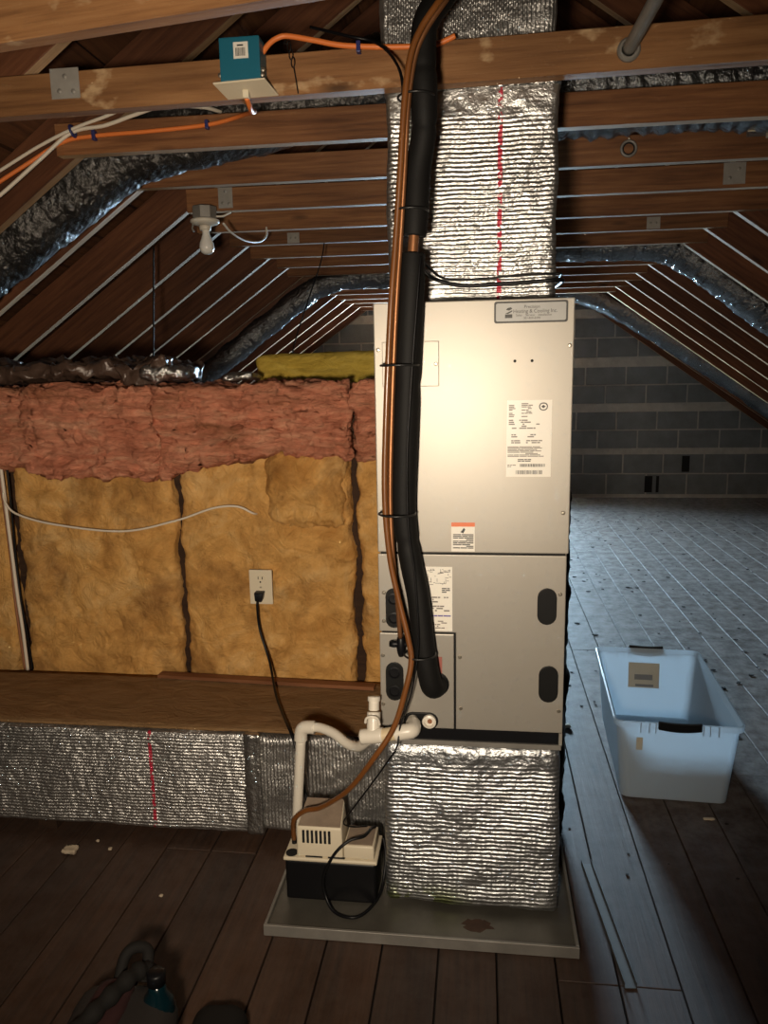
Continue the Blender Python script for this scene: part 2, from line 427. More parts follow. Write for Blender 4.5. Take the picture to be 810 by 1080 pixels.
def rrect(x0, x1, z0, z1, r, n=4):
    pts = []
    for cx, cz, a0 in ((x1 - r, z0 + r, -90), (x1 - r, z1 - r, 0), (x0 + r, z1 - r, 90), (x0 + r, z0 + r, 180)):
        for k in range(n + 1):
            a = math.radians(a0 + 90 * k / n); pts.append((cx + r * math.cos(a), cz + r * math.sin(a)))
    return pts
def frame_ring(o, i, y0, y1):
    """ring between two point loops of equal length, extruded"""
    n = len(o); mb = MB()
    vs = [(x, y0, z) for x, z in o] + [(x, y0, z) for x, z in i] + [(x, y1, z) for x, z in o] + [(x, y1, z) for x, z in i]
    fs = []
    for k in range(n):
        j = (k + 1) % n
        fs += [(k, j, n + j, n + k), (2 * n + k, 3 * n + k, 3 * n + j, 2 * n + j), (k, 2 * n + k, 2 * n + j, j), (n + k, n + j, 3 * n + j, 3 * n + k)]
    return mb.add(vs, fs)
def text_mesh(body, size, name, align='CENTER'):
    cu = bpy.data.curves.new(name, 'FONT'); cu.body = body; cu.size = size; cu.align_x = align; cu.extrude = 0.0002
    o = bpy.data.objects.new(name, cu); COL.objects.link(o)
    me = bpy.data.meshes.new_from_object(o); bpy.data.objects.remove(o); bpy.data.curves.remove(cu)
    return me
ORD = ['first', 'second', 'third', 'fourth', 'fifth', 'sixth', 'seventh', 'eighth', 'ninth', 'tenth', 'eleventh', 'twelfth', 'thirteenth', 'fourteenth', 'fifteenth', 'sixteenth', 'seventeenth', 'eighteenth', 'nineteenth', 'twentieth']

# ------------------------------------------------------------------ structure: floor
PW = .140; X0 = -4.18 + .022
fl = MB().box(-4.25, 4.15, -1.6, 8.62, -.06, -.0215).build('floor', 'subfloor')
tag(fl, 'wide plank attic floor, brown and dusty', 'floor', kind='structure')
pm = {}
def plank(x, y0, y1):
    L = round(y1 - y0, 2)
    if L not in pm:
        mb = MB().box(0, L - .003, 0, PW - .0045, -.02, 0); me = mb.mesh('plank', .0012, 1); me.materials.append(M_['floor']); pm[L] = me
    o = link_mesh('plank', pm[L], None, fl); o.location = (x + PW, y0, random.uniform(-.0012, .0006)); o.rotation_euler = (0, 0, math.pi / 2)
for i in range(59):
    x = X0 + i * PW; y = -1.6; first = True
    while y < 8.7:
        L = random.choice([2.4, 3.0, 3.6, 3.0, 4.2])
        if first and .10 < x < .45: L = 3.2
        elif first: L = random.choice([1.8, 2.4, 3.6, 4.2, 4.8])
        first = False
        y1 = min(y + L, 8.75)
        if 8.75 - y1 < .5: y1 = 8.75
        plank(x, y, y1); y = y1

# ------------------------------------------------------------------ structure: gable wall of concrete block with a window
TAN = .70; RX = -.0675; YB = 8.60
def roofz(x): return 2.07 + (1.22 + x) * TAN + .165 if x < RX else 2.07 + (1.085 - x) * TAN + .165
WX0, WX1, WZ0, WZ1 = -.75, .28, 1.15, 2.0
def clip(poly, a, b, c):   # keep a*x+b*z<=c
    out = []
    for i in range(len(poly)):
        p, q = poly[i], poly[(i + 1) % len(poly)]
        dp, dq = a * p[0] + b * p[1] - c, a * q[0] + b * q[1] - c
        if dp <= 0: out.append(p)
        if (dp < 0) != (dq < 0) and dp != dq:
            t = dp / (dp - dq); out.append((p[0] + (q[0] - p[0]) * t, p[1] + (q[1] - p[1]) * t))
    return out
cl = 2.07 + 1.22 * TAN + .198; cr = 2.07 + 1.085 * TAN + .198
def roofclip(poly): return clip(clip(poly, -TAN, 1, cl - .0), TAN, 1, cr - .0)
wb = MB()
for poly in ([(-4.4, 0), (WX0, 0), (WX0, 3.4), (-4.4, 3.4)], [(WX1, 0), (4.4, 0), (4.4, 3.4), (WX1, 3.4)],
             [(WX0, 0), (WX1, 0), (WX1, WZ0), (WX0, WZ0)], [(WX0, WZ1), (WX1, WZ1), (WX1, 3.4), (WX0, 3.4)]):
    wb.prism(roofclip(poly), YB, YB + .30)
wall_b = wb.build('wall_back', 'mortar'); tag(wall_b, 'dark grey concrete block gable wall with pale mortar bands', 'wall', kind='structure')
rows = [(.040, .257), (.273, .474), (.545, .732), (.748, .934), (1.03, 1.214), (1.230, 1.412), (1.52, 1.713), (1.729, 1.925), (2.02, 2.215), (2.231, 2.42), (2.50, 2.695), (2.711, 2.90)]
offs = [.16, .33, .05, .245, .12, .33, .02, .20, .1, .3, .05, .2]
bmesh_cache = {}
for (z0, z1), of in zip(rows, offs):
    x = -4.3 + of
    while x < 4.2:
        xa, xb = x + .009, x + .424 - .009; x += .424
        if xb > WX0 - .02 and xa < WX1 + .02 and z1 > WZ0 and z0 < WZ1:
            segs = [(xa, min(xb, WX0 - .02)), (max(xa, WX1 + .02), xb)]
        else: segs = [(xa, xb)]
        for a, b_ in segs:
            if b_ - a < .04: continue
            poly = roofclip([(a, z0), (b_, z0), (b_, z1), (a, z1)])
            if len(poly) < 3: continue
            d = random.uniform(.008, .014)
            full = len(poly) == 4 and abs(poly[2][1] - z1) < 1e-6 and abs(poly[3][1] - z1) < 1e-6 and abs(b_ - a - .406) < 1e-4
            key = round(z1 - z0, 3)
            if full:
                if key not in bmesh_cache:
                    me = MB().box(0, .406, -.012, .02, 0, z1 - z0).mesh('concrete_block', .003, 1); me.materials.append(M_['block']); bmesh_cache[key] = me
                o = link_mesh('concrete_block', bmesh_cache[key], None, wall_b); o.location = (a, YB + random.uniform(-.003, .003), z0)
            else:
                o = MB().prism(poly, YB - d, YB + .01).build('concrete_block', 'block', wall_b)
for (xa, xb, z0, z1) in ((2.16, 2.24, .285, .46), (1.78, 1.86, .06, .24), (1.90, 1.93, .06, .24)):
    MB().box(xa, xb, YB - .017, YB - .002, z0, z1).build('open_core_shade', 'hole', wall_b)  # black box standing proud, painting the shade inside an open core
win = bpy.data.objects.new('window_1', None); COL.objects.link(win); tag(win, 'small gable window letting in blue daylight', 'window', kind='structure')
MB().box(WX0, WX0 + .05, YB + .20, YB + .28, WZ0, WZ1).build('frame_side', 'frame', win)
MB().box(WX1 - .05, WX1, YB + .20, YB + .28, WZ0, WZ1).build('frame_side', 'frame', win)
MB().box(WX0 + .05, WX1 - .05, YB + .20, YB + .28, WZ0, WZ0 + .05).build('frame_bottom', 'frame', win)
MB().box(WX0 + .05, WX1 - .05, YB + .20, YB + .28, WZ1 - .05, WZ1).build('frame_top', 'frame', win)
MB().box(WX0 + .05, WX1 - .05, YB + .22, YB + .26, 1.56, 1.59).build('glazing_bar', 'frame', win)
MB().box(WX0 + .05, WX1 - .05, YB + .238, YB + .242, WZ0 + .05, 1.56).build('pane', 'glass', win)
MB().box(WX0 + .05, WX1 - .05, YB + .238, YB + .242, 1.59, WZ1 - .05).build('pane', 'glass', win)
for nm, xa, xb in (('baseboard_left', -4.32, -4.235), ('baseboard_right', 4.12, 4.20)):
    tag(MB().box(xa, xb, -1.75, 8.89, -.06, .24).build(nm, 'deck'), 'low eave board closing the roof edge, ' + ('insulated wall side' if xa < 0 else 'bin side'), 'trim', kind='structure')
# wall behind the viewer
tag(MB().prism(roofclip([(-4.4, 0), (4.4, 0), (4.4, 3.4), (-4.4, 3.4)]), -1.75, -1.6).build('wall_front', 'deck'), 'boarded gable wall behind the viewer', 'wall', kind='structure')

# ------------------------------------------------------------------ structure: roof, rafters, collar ties, ridge
TH = math.atan(TAN); CT, ST = math.cos(TH), math.sin(TH)
for side, nm in ((-1, 'roof_left'), (1, 'roof_right')):
    xl = -4.25 if side < 0 else 4.115
    zl = (2.07 + (1.22 + xl) * TAN) if side < 0 else 2.07 + (1.085 - xl) * TAN
    Lr = (RX - xl) / CT if side < 0 else (xl - RX) / CT
    base = MB().box(-.12, Lr + .16, -5.4, 5.42, .168, .20).build(nm, 'deck')
    base.location = (xl, 3.5, zl); base.rotation_euler = (0, -TH, 0 if side < 0 else math.pi)
    tag(base, 'dark sloping roof deck on the ' + ('side of the insulated wall' if side < 0 else 'side of the block wall and plastic bin'), 'roof', kind='structure')
    nb = int(Lr / .19); bm_ = MB().box(0, 10.4, 0, .184, 0, .02).mesh('roof_board'); bm_.materials.append(M_['deck'])
    for k in range(nb):
        o = link_mesh('roof_board', bm_, None, base); o.location = (k * Lr / nb + .19, -5.2, .1455 + random.uniform(0, .002)); o.rotation_euler = (0, 0, math.pi / 2)
tag(MB().box(-1.7, 8.55, -.018, .018, 0, .2).build('ridge_board', 'rafter'), 'ridge board running along the attic peak', 'beam', kind='structure')
rb = bpy.data.objects['ridge_board']; rb.rotation_euler = (0, 0, math.pi / 2); rb.location = (RX, 0, 2.80)

SP = .4355
def tie_y(n): return 1.93 + SP * n          # far face of the tie
LR_ = (RX - .03 + 4.15) / CT
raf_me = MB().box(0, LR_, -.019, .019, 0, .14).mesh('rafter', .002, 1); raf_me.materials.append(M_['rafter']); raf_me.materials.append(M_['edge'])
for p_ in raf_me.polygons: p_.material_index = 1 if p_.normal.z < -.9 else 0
for n in range(-7, 16):
    yc = tie_y(n) + .021
    nm = ORD[n] if n >= 0 else 'overhead'
    for side in (-1, 1):
        o = link_mesh('rafter', raf_me, None)
        x = -4.15 if side < 0 else 4.015
        o.location = (x, yc, 2.07 - (4.15 - 1.22) * TAN); o.rotation_euler = (0, -TH, 0 if side < 0 else math.pi)
        if n >= 0: lb = 'brown roof rafter meeting the %s collar tie, on the %s side' % (nm, 'insulated wall' if side < 0 else 'plastic bin')
        else: lb = 'brown roof rafter behind the viewer, %s from the junction box tie, %s side' % (ORD[-n - 1], 'insulated wall' if side < 0 else 'plastic bin')
        tag(o, lb, 'rafter', 'roof rafters', 'structure')
for n in range(0, 16):
    y1 = tie_y(n); z0 = 2.06
    xl = -1.30 + random.uniform(-.03, .02); xr = 1.20 + random.uniform(-.04, .04)
    if n == 0: z0 = 2.03; xl = -1.34
    if n == 1: xl = -1.27
    if n == 3: xl = -1.20
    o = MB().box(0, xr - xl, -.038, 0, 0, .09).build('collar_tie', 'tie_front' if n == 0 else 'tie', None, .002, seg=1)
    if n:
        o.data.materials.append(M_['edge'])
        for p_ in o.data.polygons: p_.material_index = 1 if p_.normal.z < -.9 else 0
    o.location = (xl, y1, z0 + (random.uniform(-.004, .004) if n else 0))
    if n == 0: o.rotation_euler = (0, -.010, 0)
    tag(o, 'horizontal wooden collar tie, %s from the front' % ORD[n] + (', carrying the teal junction box' if n == 0 else ''), 'beam', 'collar ties', 'structure')
o = MB().box(0, 1.75, -.038, 0, 0, .10).build('collar_tie', 'tie_front', None, .002, seg=1)
o.location = (-1.34, 1.50, 1.982); o.rotation_euler = (0, -.073, 0)
tag(o, 'tilted wooden tie at the very top, above the junction box', 'beam', 'collar ties', 'structure')

# ------------------------------------------------------------------ structure: low insulated wall (left) with ledge behind
wl_ = MB().box(-2.05, .13, 2.57, 2.60, 0, 1.30).build('wall_left', 'stud')
tag(wl_, 'low framed wall filled with fibreglass batts', 'wall', kind='structure')
for x in (-2.03, -1.62, -1.015, -.405, .11):
    MB().box(x - .019, x + .019, 2.478, 2.57, .04, 1.30).build('stud', 'stud', wl_)
MB().box(-2.05, .13, 2.478, 2.57, 0, .04).build('bottom_plate', 'stud', wl_)
MB().box(-2.05, .13, 2.478, 3.30, 1.30, 1.335).build('top_board', 'stud', wl_)
MB().box(-2.05, .13, 3.27, 3.30, 0, 1.30).build('rear_panel', 'stud', wl_)
MB().box(.10, .13, 2.60, 3.27, 0, 1.30).build('end_panel', 'stud', wl_)

# insulation batts
def tan_shape(seed):
    def f(q):
        return q + Vector((0.012 * noise.noise(Vector((seed, 0, q.z * 7))), 0, 0))
    return f
tb = [(-2.0, -1.632, 'tan fibreglass batt at the far edge, outside the cable seam'), (-1.60, -1.028, 'wide tan fibreglass batt crossed by the white wire'),
      (-1.003, -.418, 'tan fibreglass batt holding the electrical outlet'), (-.393, .09, 'tan fibreglass batt mostly hidden behind the air handler')]
for i, (a, b_, lb) in enumerate(tb):
    tag(batt('insulation_batt', (a, 2.432, .05), (b_, 2.565, 1.18), 'tan', None, .035, .016, .010, 5.5, i + 1, tan_shape(i * 9)), lb, 'insulation', 'tan wall batts')
tag(batt('insulation_batt', (-.695, 2.400, .90), (-.425, 2.50, 1.16), 'tan', None, .048, .020, .010, 7, 33), 'loose tan fibreglass flap tucked under the long pink batt', 'insulation')
def pink_shape(zb):
    """zb: list of (x, bottom z); keeps the top, bends the lower edge"""
    def f(q):
        for (xa, za), (xb, zb2) in zip(zb[:-1], zb[1:]):
            if xa <= q.x <= xb or (q.x < zb[0][0] and xa == zb[0][0]) or (q.x > zb[-1][0] and xb == zb[-1][0]):
                t = min(max((q.x - xa) / (xb - xa), 0), 1); bot = za + (zb2 - za) * t
                u = (q.z - 1.10) / (1.37 - 1.10)
                q = Vector((q.x, q.y, bot + (1.37 - bot) * u)); break
        # layered front: the lower lip curls out
        return q + Vector((0, -.020 * noise.noise(Vector((q.x * 4, 3.3, q.z * 45))) - .010 * noise.noise(Vector((q.x * 9, 8.3, q.z * 90))), 0))
    return f
for i, (a, b_, zb, lb) in enumerate((
        (-2.0, -1.46, [(-2, 1.12), (-1.46, 1.10)], 'pink fibreglass batt end over the cable seam'),
        (-1.50, -1.035, [(-1.5, 1.09), (-1.3, 1.075), (-1.035, 1.075)], 'torn pink fibreglass batt above the white wire, under the dark film'),
        (-1.055, -.415, [(-1.055, 1.08), (-.92, 1.10), (-.72, 1.135), (-.63, 1.16), (-.415, 1.12)], 'long pink fibreglass batt above the outlet'),
        (-.400, .05, [(-.4, 1.13), (.05, 1.13)], 'pink fibreglass batt tucked beside the air handler'))):
    dy = (0, -.03, -.012, .015)[i]
    tag(batt('insulation_batt', (a, 2.385 + dy, 1.10), (b_, 2.60, 1.37), 'pink', None, .022, .026, .009, 9.5, 20 + i, pink_shape(zb)), lb, 'insulation', 'pink batts along the wall top')
tag(batt('insulation_batt', (-.80, 2.72, 1.337), (-.12, 3.10, 1.475), 'yellow', None, .03, .010, .02, 6, 41), 'yellow fibreglass batt lying on the ledge behind the wall', 'insulation')
def sheet(name, lo, hi, mat, amp, sc, seed, label, cat):
    o = batt(name, lo, hi, mat, None, .02, amp, .014, sc, seed); return tag(o, label, cat)
sheet('vapour_film', (-1.95, 2.43, 1.392), (-1.02, 2.78, 1.450), 'film', .036, 9, 51, 'crumpled dark plastic film lying on the pink insulation', 'plastic film')
sheet('foil_scrap', (-1.10, 2.40, 1.385), (-.945, 2.54, 1.432), 'crumple', .018, 14, 52, 'crumpled silver foil at the end of the dark film', 'foil')
sheet('foil_scrap', (-.83, 2.43, 1.385), (-.725, 2.54, 1.408), 'crumple', .012, 14, 53, 'small crumpled foil scrap on the long pink batt', 'foil')

# ------------------------------------------------------------------ supply duct above the air handler
t = thing('supply_duct', 'foil bubble wrapped duct rising from the air handler top', 'duct', None, (-.02, 2.12, 1.56))
def child(o, p):
    o.parent = p; o.matrix_parent_inverse = Matrix.Translation(-p.location); return o
child(foil_box('wrap', (-.226, 1.950, 1.556), (.178, 2.318, 2.085), 'foil_h', None, .014, .005, .012, 9, 1), t)
child(foil_box('upper_wrap', (-.238, 1.955, 2.075), (.168, 2.312, 2.60), 'foil_v', None, .014, .005, .014, 9, 2), t)
child(foil_box('tape_band', (-.232, 1.943, 2.045), (.184, 2.322, 2.085), 'foil_t', None, .006, .003, .012, 14, 3), t)

# flexible ducts
def flex(name, pts, r, mat, label, seed=0, pitch=.045, rip=.014):
    P = spline(pts, 14); L = sum((P[i + 1] - P[i]).length for i in range(len(P) - 1)); nseg = int(L / (pitch / 4))
    # resample evenly
    Q = []; acc = 0; tgt = 0; i = 0
    for i in range(len(P) - 1):
        d = (P[i + 1] - P[i]).length
        while tgt <= acc + d: Q.append(P[i].lerp(P[i + 1], (tgt - acc) / d)); tgt += L / nseg
        acc += d
    mb = MB(); mb.tube(Q, lambda t_: r * (1 + rip * math.cos(t_ * L / pitch * 2 * math.pi)), 22)
    off = Vector((seed * 7.7, seed, 0))
    mb.v = [tuple(Vector(v) + noise.noise_vector(Vector(v) * 9 + off) * .014 + noise.noise_vector(Vector(v) * 34 + off) * .007) for v in mb.v]
    return tag(mb.build(name, mat, None, smooth=True), label, 'duct', 'flexible ducts')
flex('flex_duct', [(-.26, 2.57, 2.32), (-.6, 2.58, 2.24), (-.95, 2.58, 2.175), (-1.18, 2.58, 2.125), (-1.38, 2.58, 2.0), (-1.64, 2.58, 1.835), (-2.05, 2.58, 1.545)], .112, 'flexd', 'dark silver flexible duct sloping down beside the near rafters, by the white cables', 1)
flex('flex_duct', [(-.62, 5.65, 2.075), (-.93, 5.65, 2.07), (-1.12, 5.65, 2.03), (-1.30, 5.65, 1.935), (-1.65, 5.65, 1.69), (-2.07, 5.65, 1.385), (-2.45, 5.65, 1.12)], .080, 'flex', 'bluish flexible duct running down between rafters behind the pink insulation', 2)
flex('flex_duct', [(.25, 4.86, 2.135), (.6, 4.86, 2.13), (.95, 4.86, 2.125), (1.12, 4.86, 2.09), (1.25, 4.86, 2.01), (1.47, 4.86, 1.85), (1.80, 4.86, 1.61), (2.2, 4.86, 1.32)], .105, 'flex', 'silver flexible duct bending down the nearer bin-side rafters', 3)
flex('flex_duct', [(.60, 7.55, 2.15), (.85, 7.55, 2.12), (1.15, 7.55, 2.01), (1.67, 7.55, 1.70), (2.19, 7.55, 1.36), (2.67, 7.55, 1.02), (3.1, 7.55, .72)], .105, 'flex', 'silver flexible duct along the last rafters in front of the block wall', 4)
flex('flex_duct', [(.19, 2.56, 2.22), (.5, 2.57, 2.215), (.9, 2.57, 2.20), (1.3, 2.57, 2.08), (1.7, 2.57, 1.80)], .118, 'flex', 'ribbed silver flexible duct above the second collar tie, near the conduit', 5, .05, .045)

# ------------------------------------------------------------------ air handler
U = thing('air_handler', 'tall beige metal air handler with foil plenums above and below', 'air handler', None, (-.02, 2.06, .485))
def U_(o): return child(o, U)
UX0, UX1, UF = -.243, .205, 1.78
U_(MB().box(UX0 + .003, UX1 - .003, UF + .012, 2.34, .485, 1.553).build('cabinet', 'unit_body', None, .003))
U_(MB().box(UX0 + .006, UX1 - .006, UF + .0085, UF + .0119, .50, 1.55).build('gap_shade_sheet', 'rubber'))  # black sheet added behind the panels to paint shade into their gaps
up = U_(MB().box(UX0, UX1, UF, UF + .008, .9765, 1.555).build('upper_panel', 'unit', None, .0025))
lp = U_(MB().prism([(UX0, .778), (-.0565, .778), (-.0565, .529), (UX1 - .004, .529), (UX1 - .004, .9715), (UX0, .9715)], UF, UF + .008).build('lower_panel', 'unit', None, .002))
ap = U_(MB().box(UX0, -.0615, UF, UF + .008, .529, .7735).build('access_panel', 'unit', None, .002))
U_(MB().box(UX0 + .005, UX1 - .012, UF + .004, UF + .02, .497, .528).build('base_opening', 'black'))
U_(MB().box(UX0, UX1 - .006, UF - .002, UF + .02, .484, .4965).build('base_rail', 'galv', None, .001, seg=1))
U_(MB().box(UX1 - .012, UX1 - .004, UF + .0005, UF + .02, .4968, .528).build('corner_post', 'unit'))
def screw(x, z, parent, r=.0042):
    o = MB().lathe([(r, 0), (r, .002), (r * .6, .0032), (.0006, .0034)], (x, UF, z), 'y', 10).build('screw', 'screw', None)
    o.parent = parent; o.matrix_parent_inverse = Matrix.Translation(-U.location) if parent is U else parent.matrix_world.inverted()
    return o
bpy.context.view_layer.update()
def sub(o, parent): o.parent = parent; o.matrix_parent_inverse = parent.matrix_world.inverted(); return o
for x, z, p in ((.196, 1.452, up), (-.233, 1.451, up), (-.233, 1.072, up), (.190, 1.074, up), (-.230, .876, lp), (-.231, .804, lp), (.188, .879, lp), (.191, .586, lp),
                (-.235, .716, ap), (-.236, .589, ap), (-.047, .717, lp), (-.045, .584, lp)):
    sub(MB().lathe([(.0046, 0), (.0046, .002), (.003, .0034), (.0006, .0036)], (x, UF, z), 'y', 10).build('screw', 'screw'), p)
for x in (.076, .114):
    sub(MB().lathe([(.0034, 0), (.0034, .0006), (.001, .0007)], (x, UF, 1.42), 'y', 10).build('screw_hole', 'hole'), up)
cv = sub(MB().box(-.224, -.094, UF - .0035, UF, 1.367, 1.468).build('cover_plate', 'unit', None, .0015), up)
for x in (-.216, -.101):
    sub(MB().lathe([(.0042, 0), (.0042, .002), (.002, .0032)], (x, UF - .0035, 1.417), 'y', 10).build('cover_screw', 'screw'), up)
# oval grommets
def grommet(cx, cz, wx, hz, p, caps=True):
    g = sub(MB().prism(stadium(cx, cz, wx, hz), UF - .005, UF).build('grommet', 'rubber', None, .0018), p)
    if caps:
        for dz in (hz * .24, -hz * .24):
            sub(MB().lathe([(wx * .36, 0), (wx * .36, .003), (wx * .28, .0035), (wx * .26, .0012), (wx * .05, .001)], (cx, UF - .0048, cz + dz), 'y', 18).build('grommet_cap', 'black'), p)
    return g
grommet(.158, .849, .045, .090, lp, False); grommet(.165, .655, .046, .093, lp, False)
grommet(-.206, .838, .040, .100, lp); grommet(-.207, .650, .044, .100, ap)
sub(MB().prism(stadium(-.143, .549, .086, .044), UF - .006, UF).build('drain_grommet', 'rubber', None, .002), ap)
sub(MB().lathe([(.017, 0), (.017, .008), (.012, .010), (.011, .004), (.001, .004)], (-.122, UF - .006, .551), 'y', 18).build('drain_plug', 'pvc', None), ap)
sub(MB().lathe([(.006, 0), (.006, .003), (.001, .0032)], (-.1205, UF - .010, .552), 'y', 8).build('plug_stain', 'wire_br', None), ap)
sub(MB().lathe([(.031, 0), (.031, .004), (.027, .006), (.001, .006)], (-.104, UF, .646), 'y', 24).build('pipe_collar', 'rubber', None), ap)
# company sign
sg = sub(MB().prism(rrect(.029, .190, 1.503, 1.550, .005), UF - .0022, UF).build('company_sign', 'sign'), up)
fr = frame_ring(rrect(.029, .190, 1.503, 1.550, .005), rrect(.033, .186, 1.507, 1.546, .004), UF - .0030, UF - .0020).build('sign_border', 'ink', None); sub(fr, up)
def put_text(body, size, x, z, y, mat, parent, name='lettering', align='CENTER', sx=1.0):
    me = text_mesh(body, size, name, align); o = link_mesh(name, me, mat)
    o.location = (x, y, z); o.rotation_euler = (math.pi / 2, 0, 0); o.scale = (sx, 1, 1)
    bpy.context.view_layer.update(); sub(o, parent); return o
put_text('Precision', .0095, .112, 1.5345, UF - .0025, 'ink', up)
put_text('Heating & Cooling Inc.', .0115, .119, 1.5245, UF - .0025, 'ink', up, sx=.92)
put_text('Sales    Service    Installation', .0068, .116, 1.5175, UF - .0025, 'ink', up)
put_text('301-829-8290', .0065, .112, 1.511, UF - .0025, 'ink', up)
lg = MB().box(.053, .069, UF - .0027, UF - .0022, 1.514, 1.522).prism([(.053, 1.524), (.060, 1.523), (.069, 1.528), (.069, 1.531), (.060, 1.5265)], UF - .0027, UF - .0022).prism([(.055, 1.532), (.062, 1.530), (.069, 1.534), (.066, 1.537), (.059, 1.536)], UF - .0027, UF - .0022)
sub(lg.build('sign_emblem', 'ink'), up)
# stickers
def sticker(name, x0, x1, z0, z1, mat, p): return sub(MB().box(x0, x1, UF - .0008, UF, z0, z1).build(name, mat), p)
def print_rows(x0, x1, z0, z1, lh, p, mat='grey_ink', fill=.75, seed=1, wmin=.003, wmax=.016, left=True):
    rg = random.Random(seed); mb = MB(); z = z1
    while z - lh > z0:
        x = x0; end = x1 - (rg.random() * (x1 - x0) * .3 if left else 0)
        while x < end - wmin:
            wd = min(rg.uniform(wmin, wmax), end - x)
            if rg.random() < fill: mb.box(x, x + wd, UF - .0010, UF - .0007, z - lh * .62, z)
            x += wd + .0012
        z -= lh
    return sub(mb.build('lettering', mat), p)
def barcode(x0, x1, z0, z1, p, seed):
    rg = random.Random(seed); mb = MB(); x = x0
    while x < x1: wd = rg.choice([.0008, .0014, .0022]); mb.box(x, x + wd, UF - .0010, UF - .0007, z0, z1); x += wd + rg.choice([.0008, .0014])
    return sub(mb.build('lettering', 'ink'), p)
sticker('rating_label', .0595, .160, 1.158, 1.333, 'white', up)
print_rows(.064, .079, 1.293, 1.326, .0036, up, seed=1, wmin=.008); print_rows(.092, .118, 1.293, 1.326, .0036, up, seed=2, wmin=.006)
print_rows(.064, .153, 1.264, 1.289, .0045, up, fill=.5, seed=3); print_rows(.070, .150, 1.232, 1.256, .0045, up, fill=.45, seed=4)
print_rows(.062, .152, 1.201, 1.228, .0031, up, fill=.92, seed=5, wmin=.01, wmax=.03); print_rows(.085, .125, 1.190, 1.199, .0036, up, 'ink', .9, seed=6)
barcode(.090, .147, 1.181, 1.188, up, 3); barcode(.081, .141, 1.164, 1.173, up, 4); print_rows(.062, .084, 1.178, 1.186, .0032, up, seed=7)
sub(frame_ring(rrect(.131, .151, 1.309, 1.327, .0088), rrect(.1335, .1485, 1.3115, 1.3245, .0062), UF - .0011, UF - .0007).build('certification_mark', 'ink'), up)
sub(MB().prism([(.136, 1.318), (.141, 1.314), (.146, 1.318), (.141, 1.322)], UF - .0011, UF - .0007).build('certification_mark', 'ink'), up)
sticker('warning_label', -.067, -.012, .980, 1.050, 'white', up)
sub(MB().box(-.067, -.012, UF - .0011, UF - .0007, 1.040, 1.050).build('warning_band', 'red_ink'), up)
sub(MB().prism([(-.046, 1.027), (-.039, 1.024), (-.034, 1.033), (-.038, 1.037), (-.042, 1.031)], UF - .0011, UF - .0007).build('warning_symbol', 'ink'), up)
print_rows(-.063, -.015, .984, 1.022, .0040, up, 'ink', .95, 11, .01, .03, False)
sticker('wiring_label', -.134, -.065, .782, .942, 'white', lp)
rg = random.Random(5); mb = MB()
for k in range(34):
    x, z = rg.uniform(-.128, -.072), rg.uniform(.895, .935)
    if rg.random() < .5: mb.box(x, x + rg.uniform(.003, .014), UF - .0010, UF - .0007, z, z + .0011)
    else: mb.box(x, x + .0011, UF - .0010, UF - .0007, z, min(z + rg.uniform(.003, .012), .937))
sub(mb.build('lettering', 'ink'), lp)
print_rows(-.09, -.068, .875, .890, .0045, lp, 'ink', .9, 12, .006, .014); print_rows(-.128, -.070, .826, .868, .0055, lp, 'grey_ink', .55, 13)
print_rows(-.13, -.068, .812, .822, .0055, lp, 'blue_ink', .95, 14, .01, .02, False); print_rows(-.128, -.070, .787, .808, .0042, lp, 'grey_ink', .6, 15)
M_['tag'] = plain('faded_red_tag', (.30, .09, .07), .6)
sub(MB().box(-.106, -.090, UF - .0009, UF, .668, .716).build('red_tag', 'tag'), ap)

tag(batt('side_insulation', (.212, 2.12, .028), (.250, 2.34, 1.075), 'rubber', None, .02, .010, .012, 14, 81), 'ragged black insulation along the rear side of the air handler, facing the bin', 'insulation')
# ------------------------------------------------------------------ base plenum, horizontal duct, pan
tag(foil_box('base_plenum', (-.240, 1.782, .033), (.203, 2.34, .482), 'foil_b', None, .020, .0065, .0125, 8, 7), 'foil bubble wrapped plenum box under the air handler', 'duct')
T = thing('return_duct', 'foil wrapped horizontal duct along the floor with dusty brown top', 'duct', None, (-1.15, 2.24, .03))
child(foil_box('wrap', (-2.35, 2.030, .045), (-.665, 2.418, .360), 'foil_d', None, .014, .0055, .0125, 8, 8), T)
child(foil_box('collar_wrap', (-.645, 2.036, .052), (-.250, 2.414, .358), 'foil_v', None, .014, .0065, .0125, 9, 9), T)
child(foil_box('tape_band', (-.690, 2.024, .042), (-.635, 2.420, .3655), 'foil_t', None, .008, .004, .010, 14, 10), T)
def dt(p): return p + noise.noise_vector(p * 6) * .002
child(link_mesh('dusty_top', surf_box((-2.34, 2.042, .3655), (-.262, 2.424, .3735), .03, dt, 'dusty_top'), 'dust_top', None, True), T)
for x in (-2.2, -1.35, -.5):
    child(MB().box(x - .03, x + .03, 2.06, 2.40, .001, .040).build('bearer', 'stud'), T)
o = MB().box(0, .76, -.018, .018, 0, .012).build('wood_strip', 'strip', None, .001, seg=1); o.location = (-1.10, 2.404, .3765); o.rotation_euler = (0, .002, -.055)
tag(o, 'thin reddish wooden strip lying on the horizontal duct', 'wood strip')
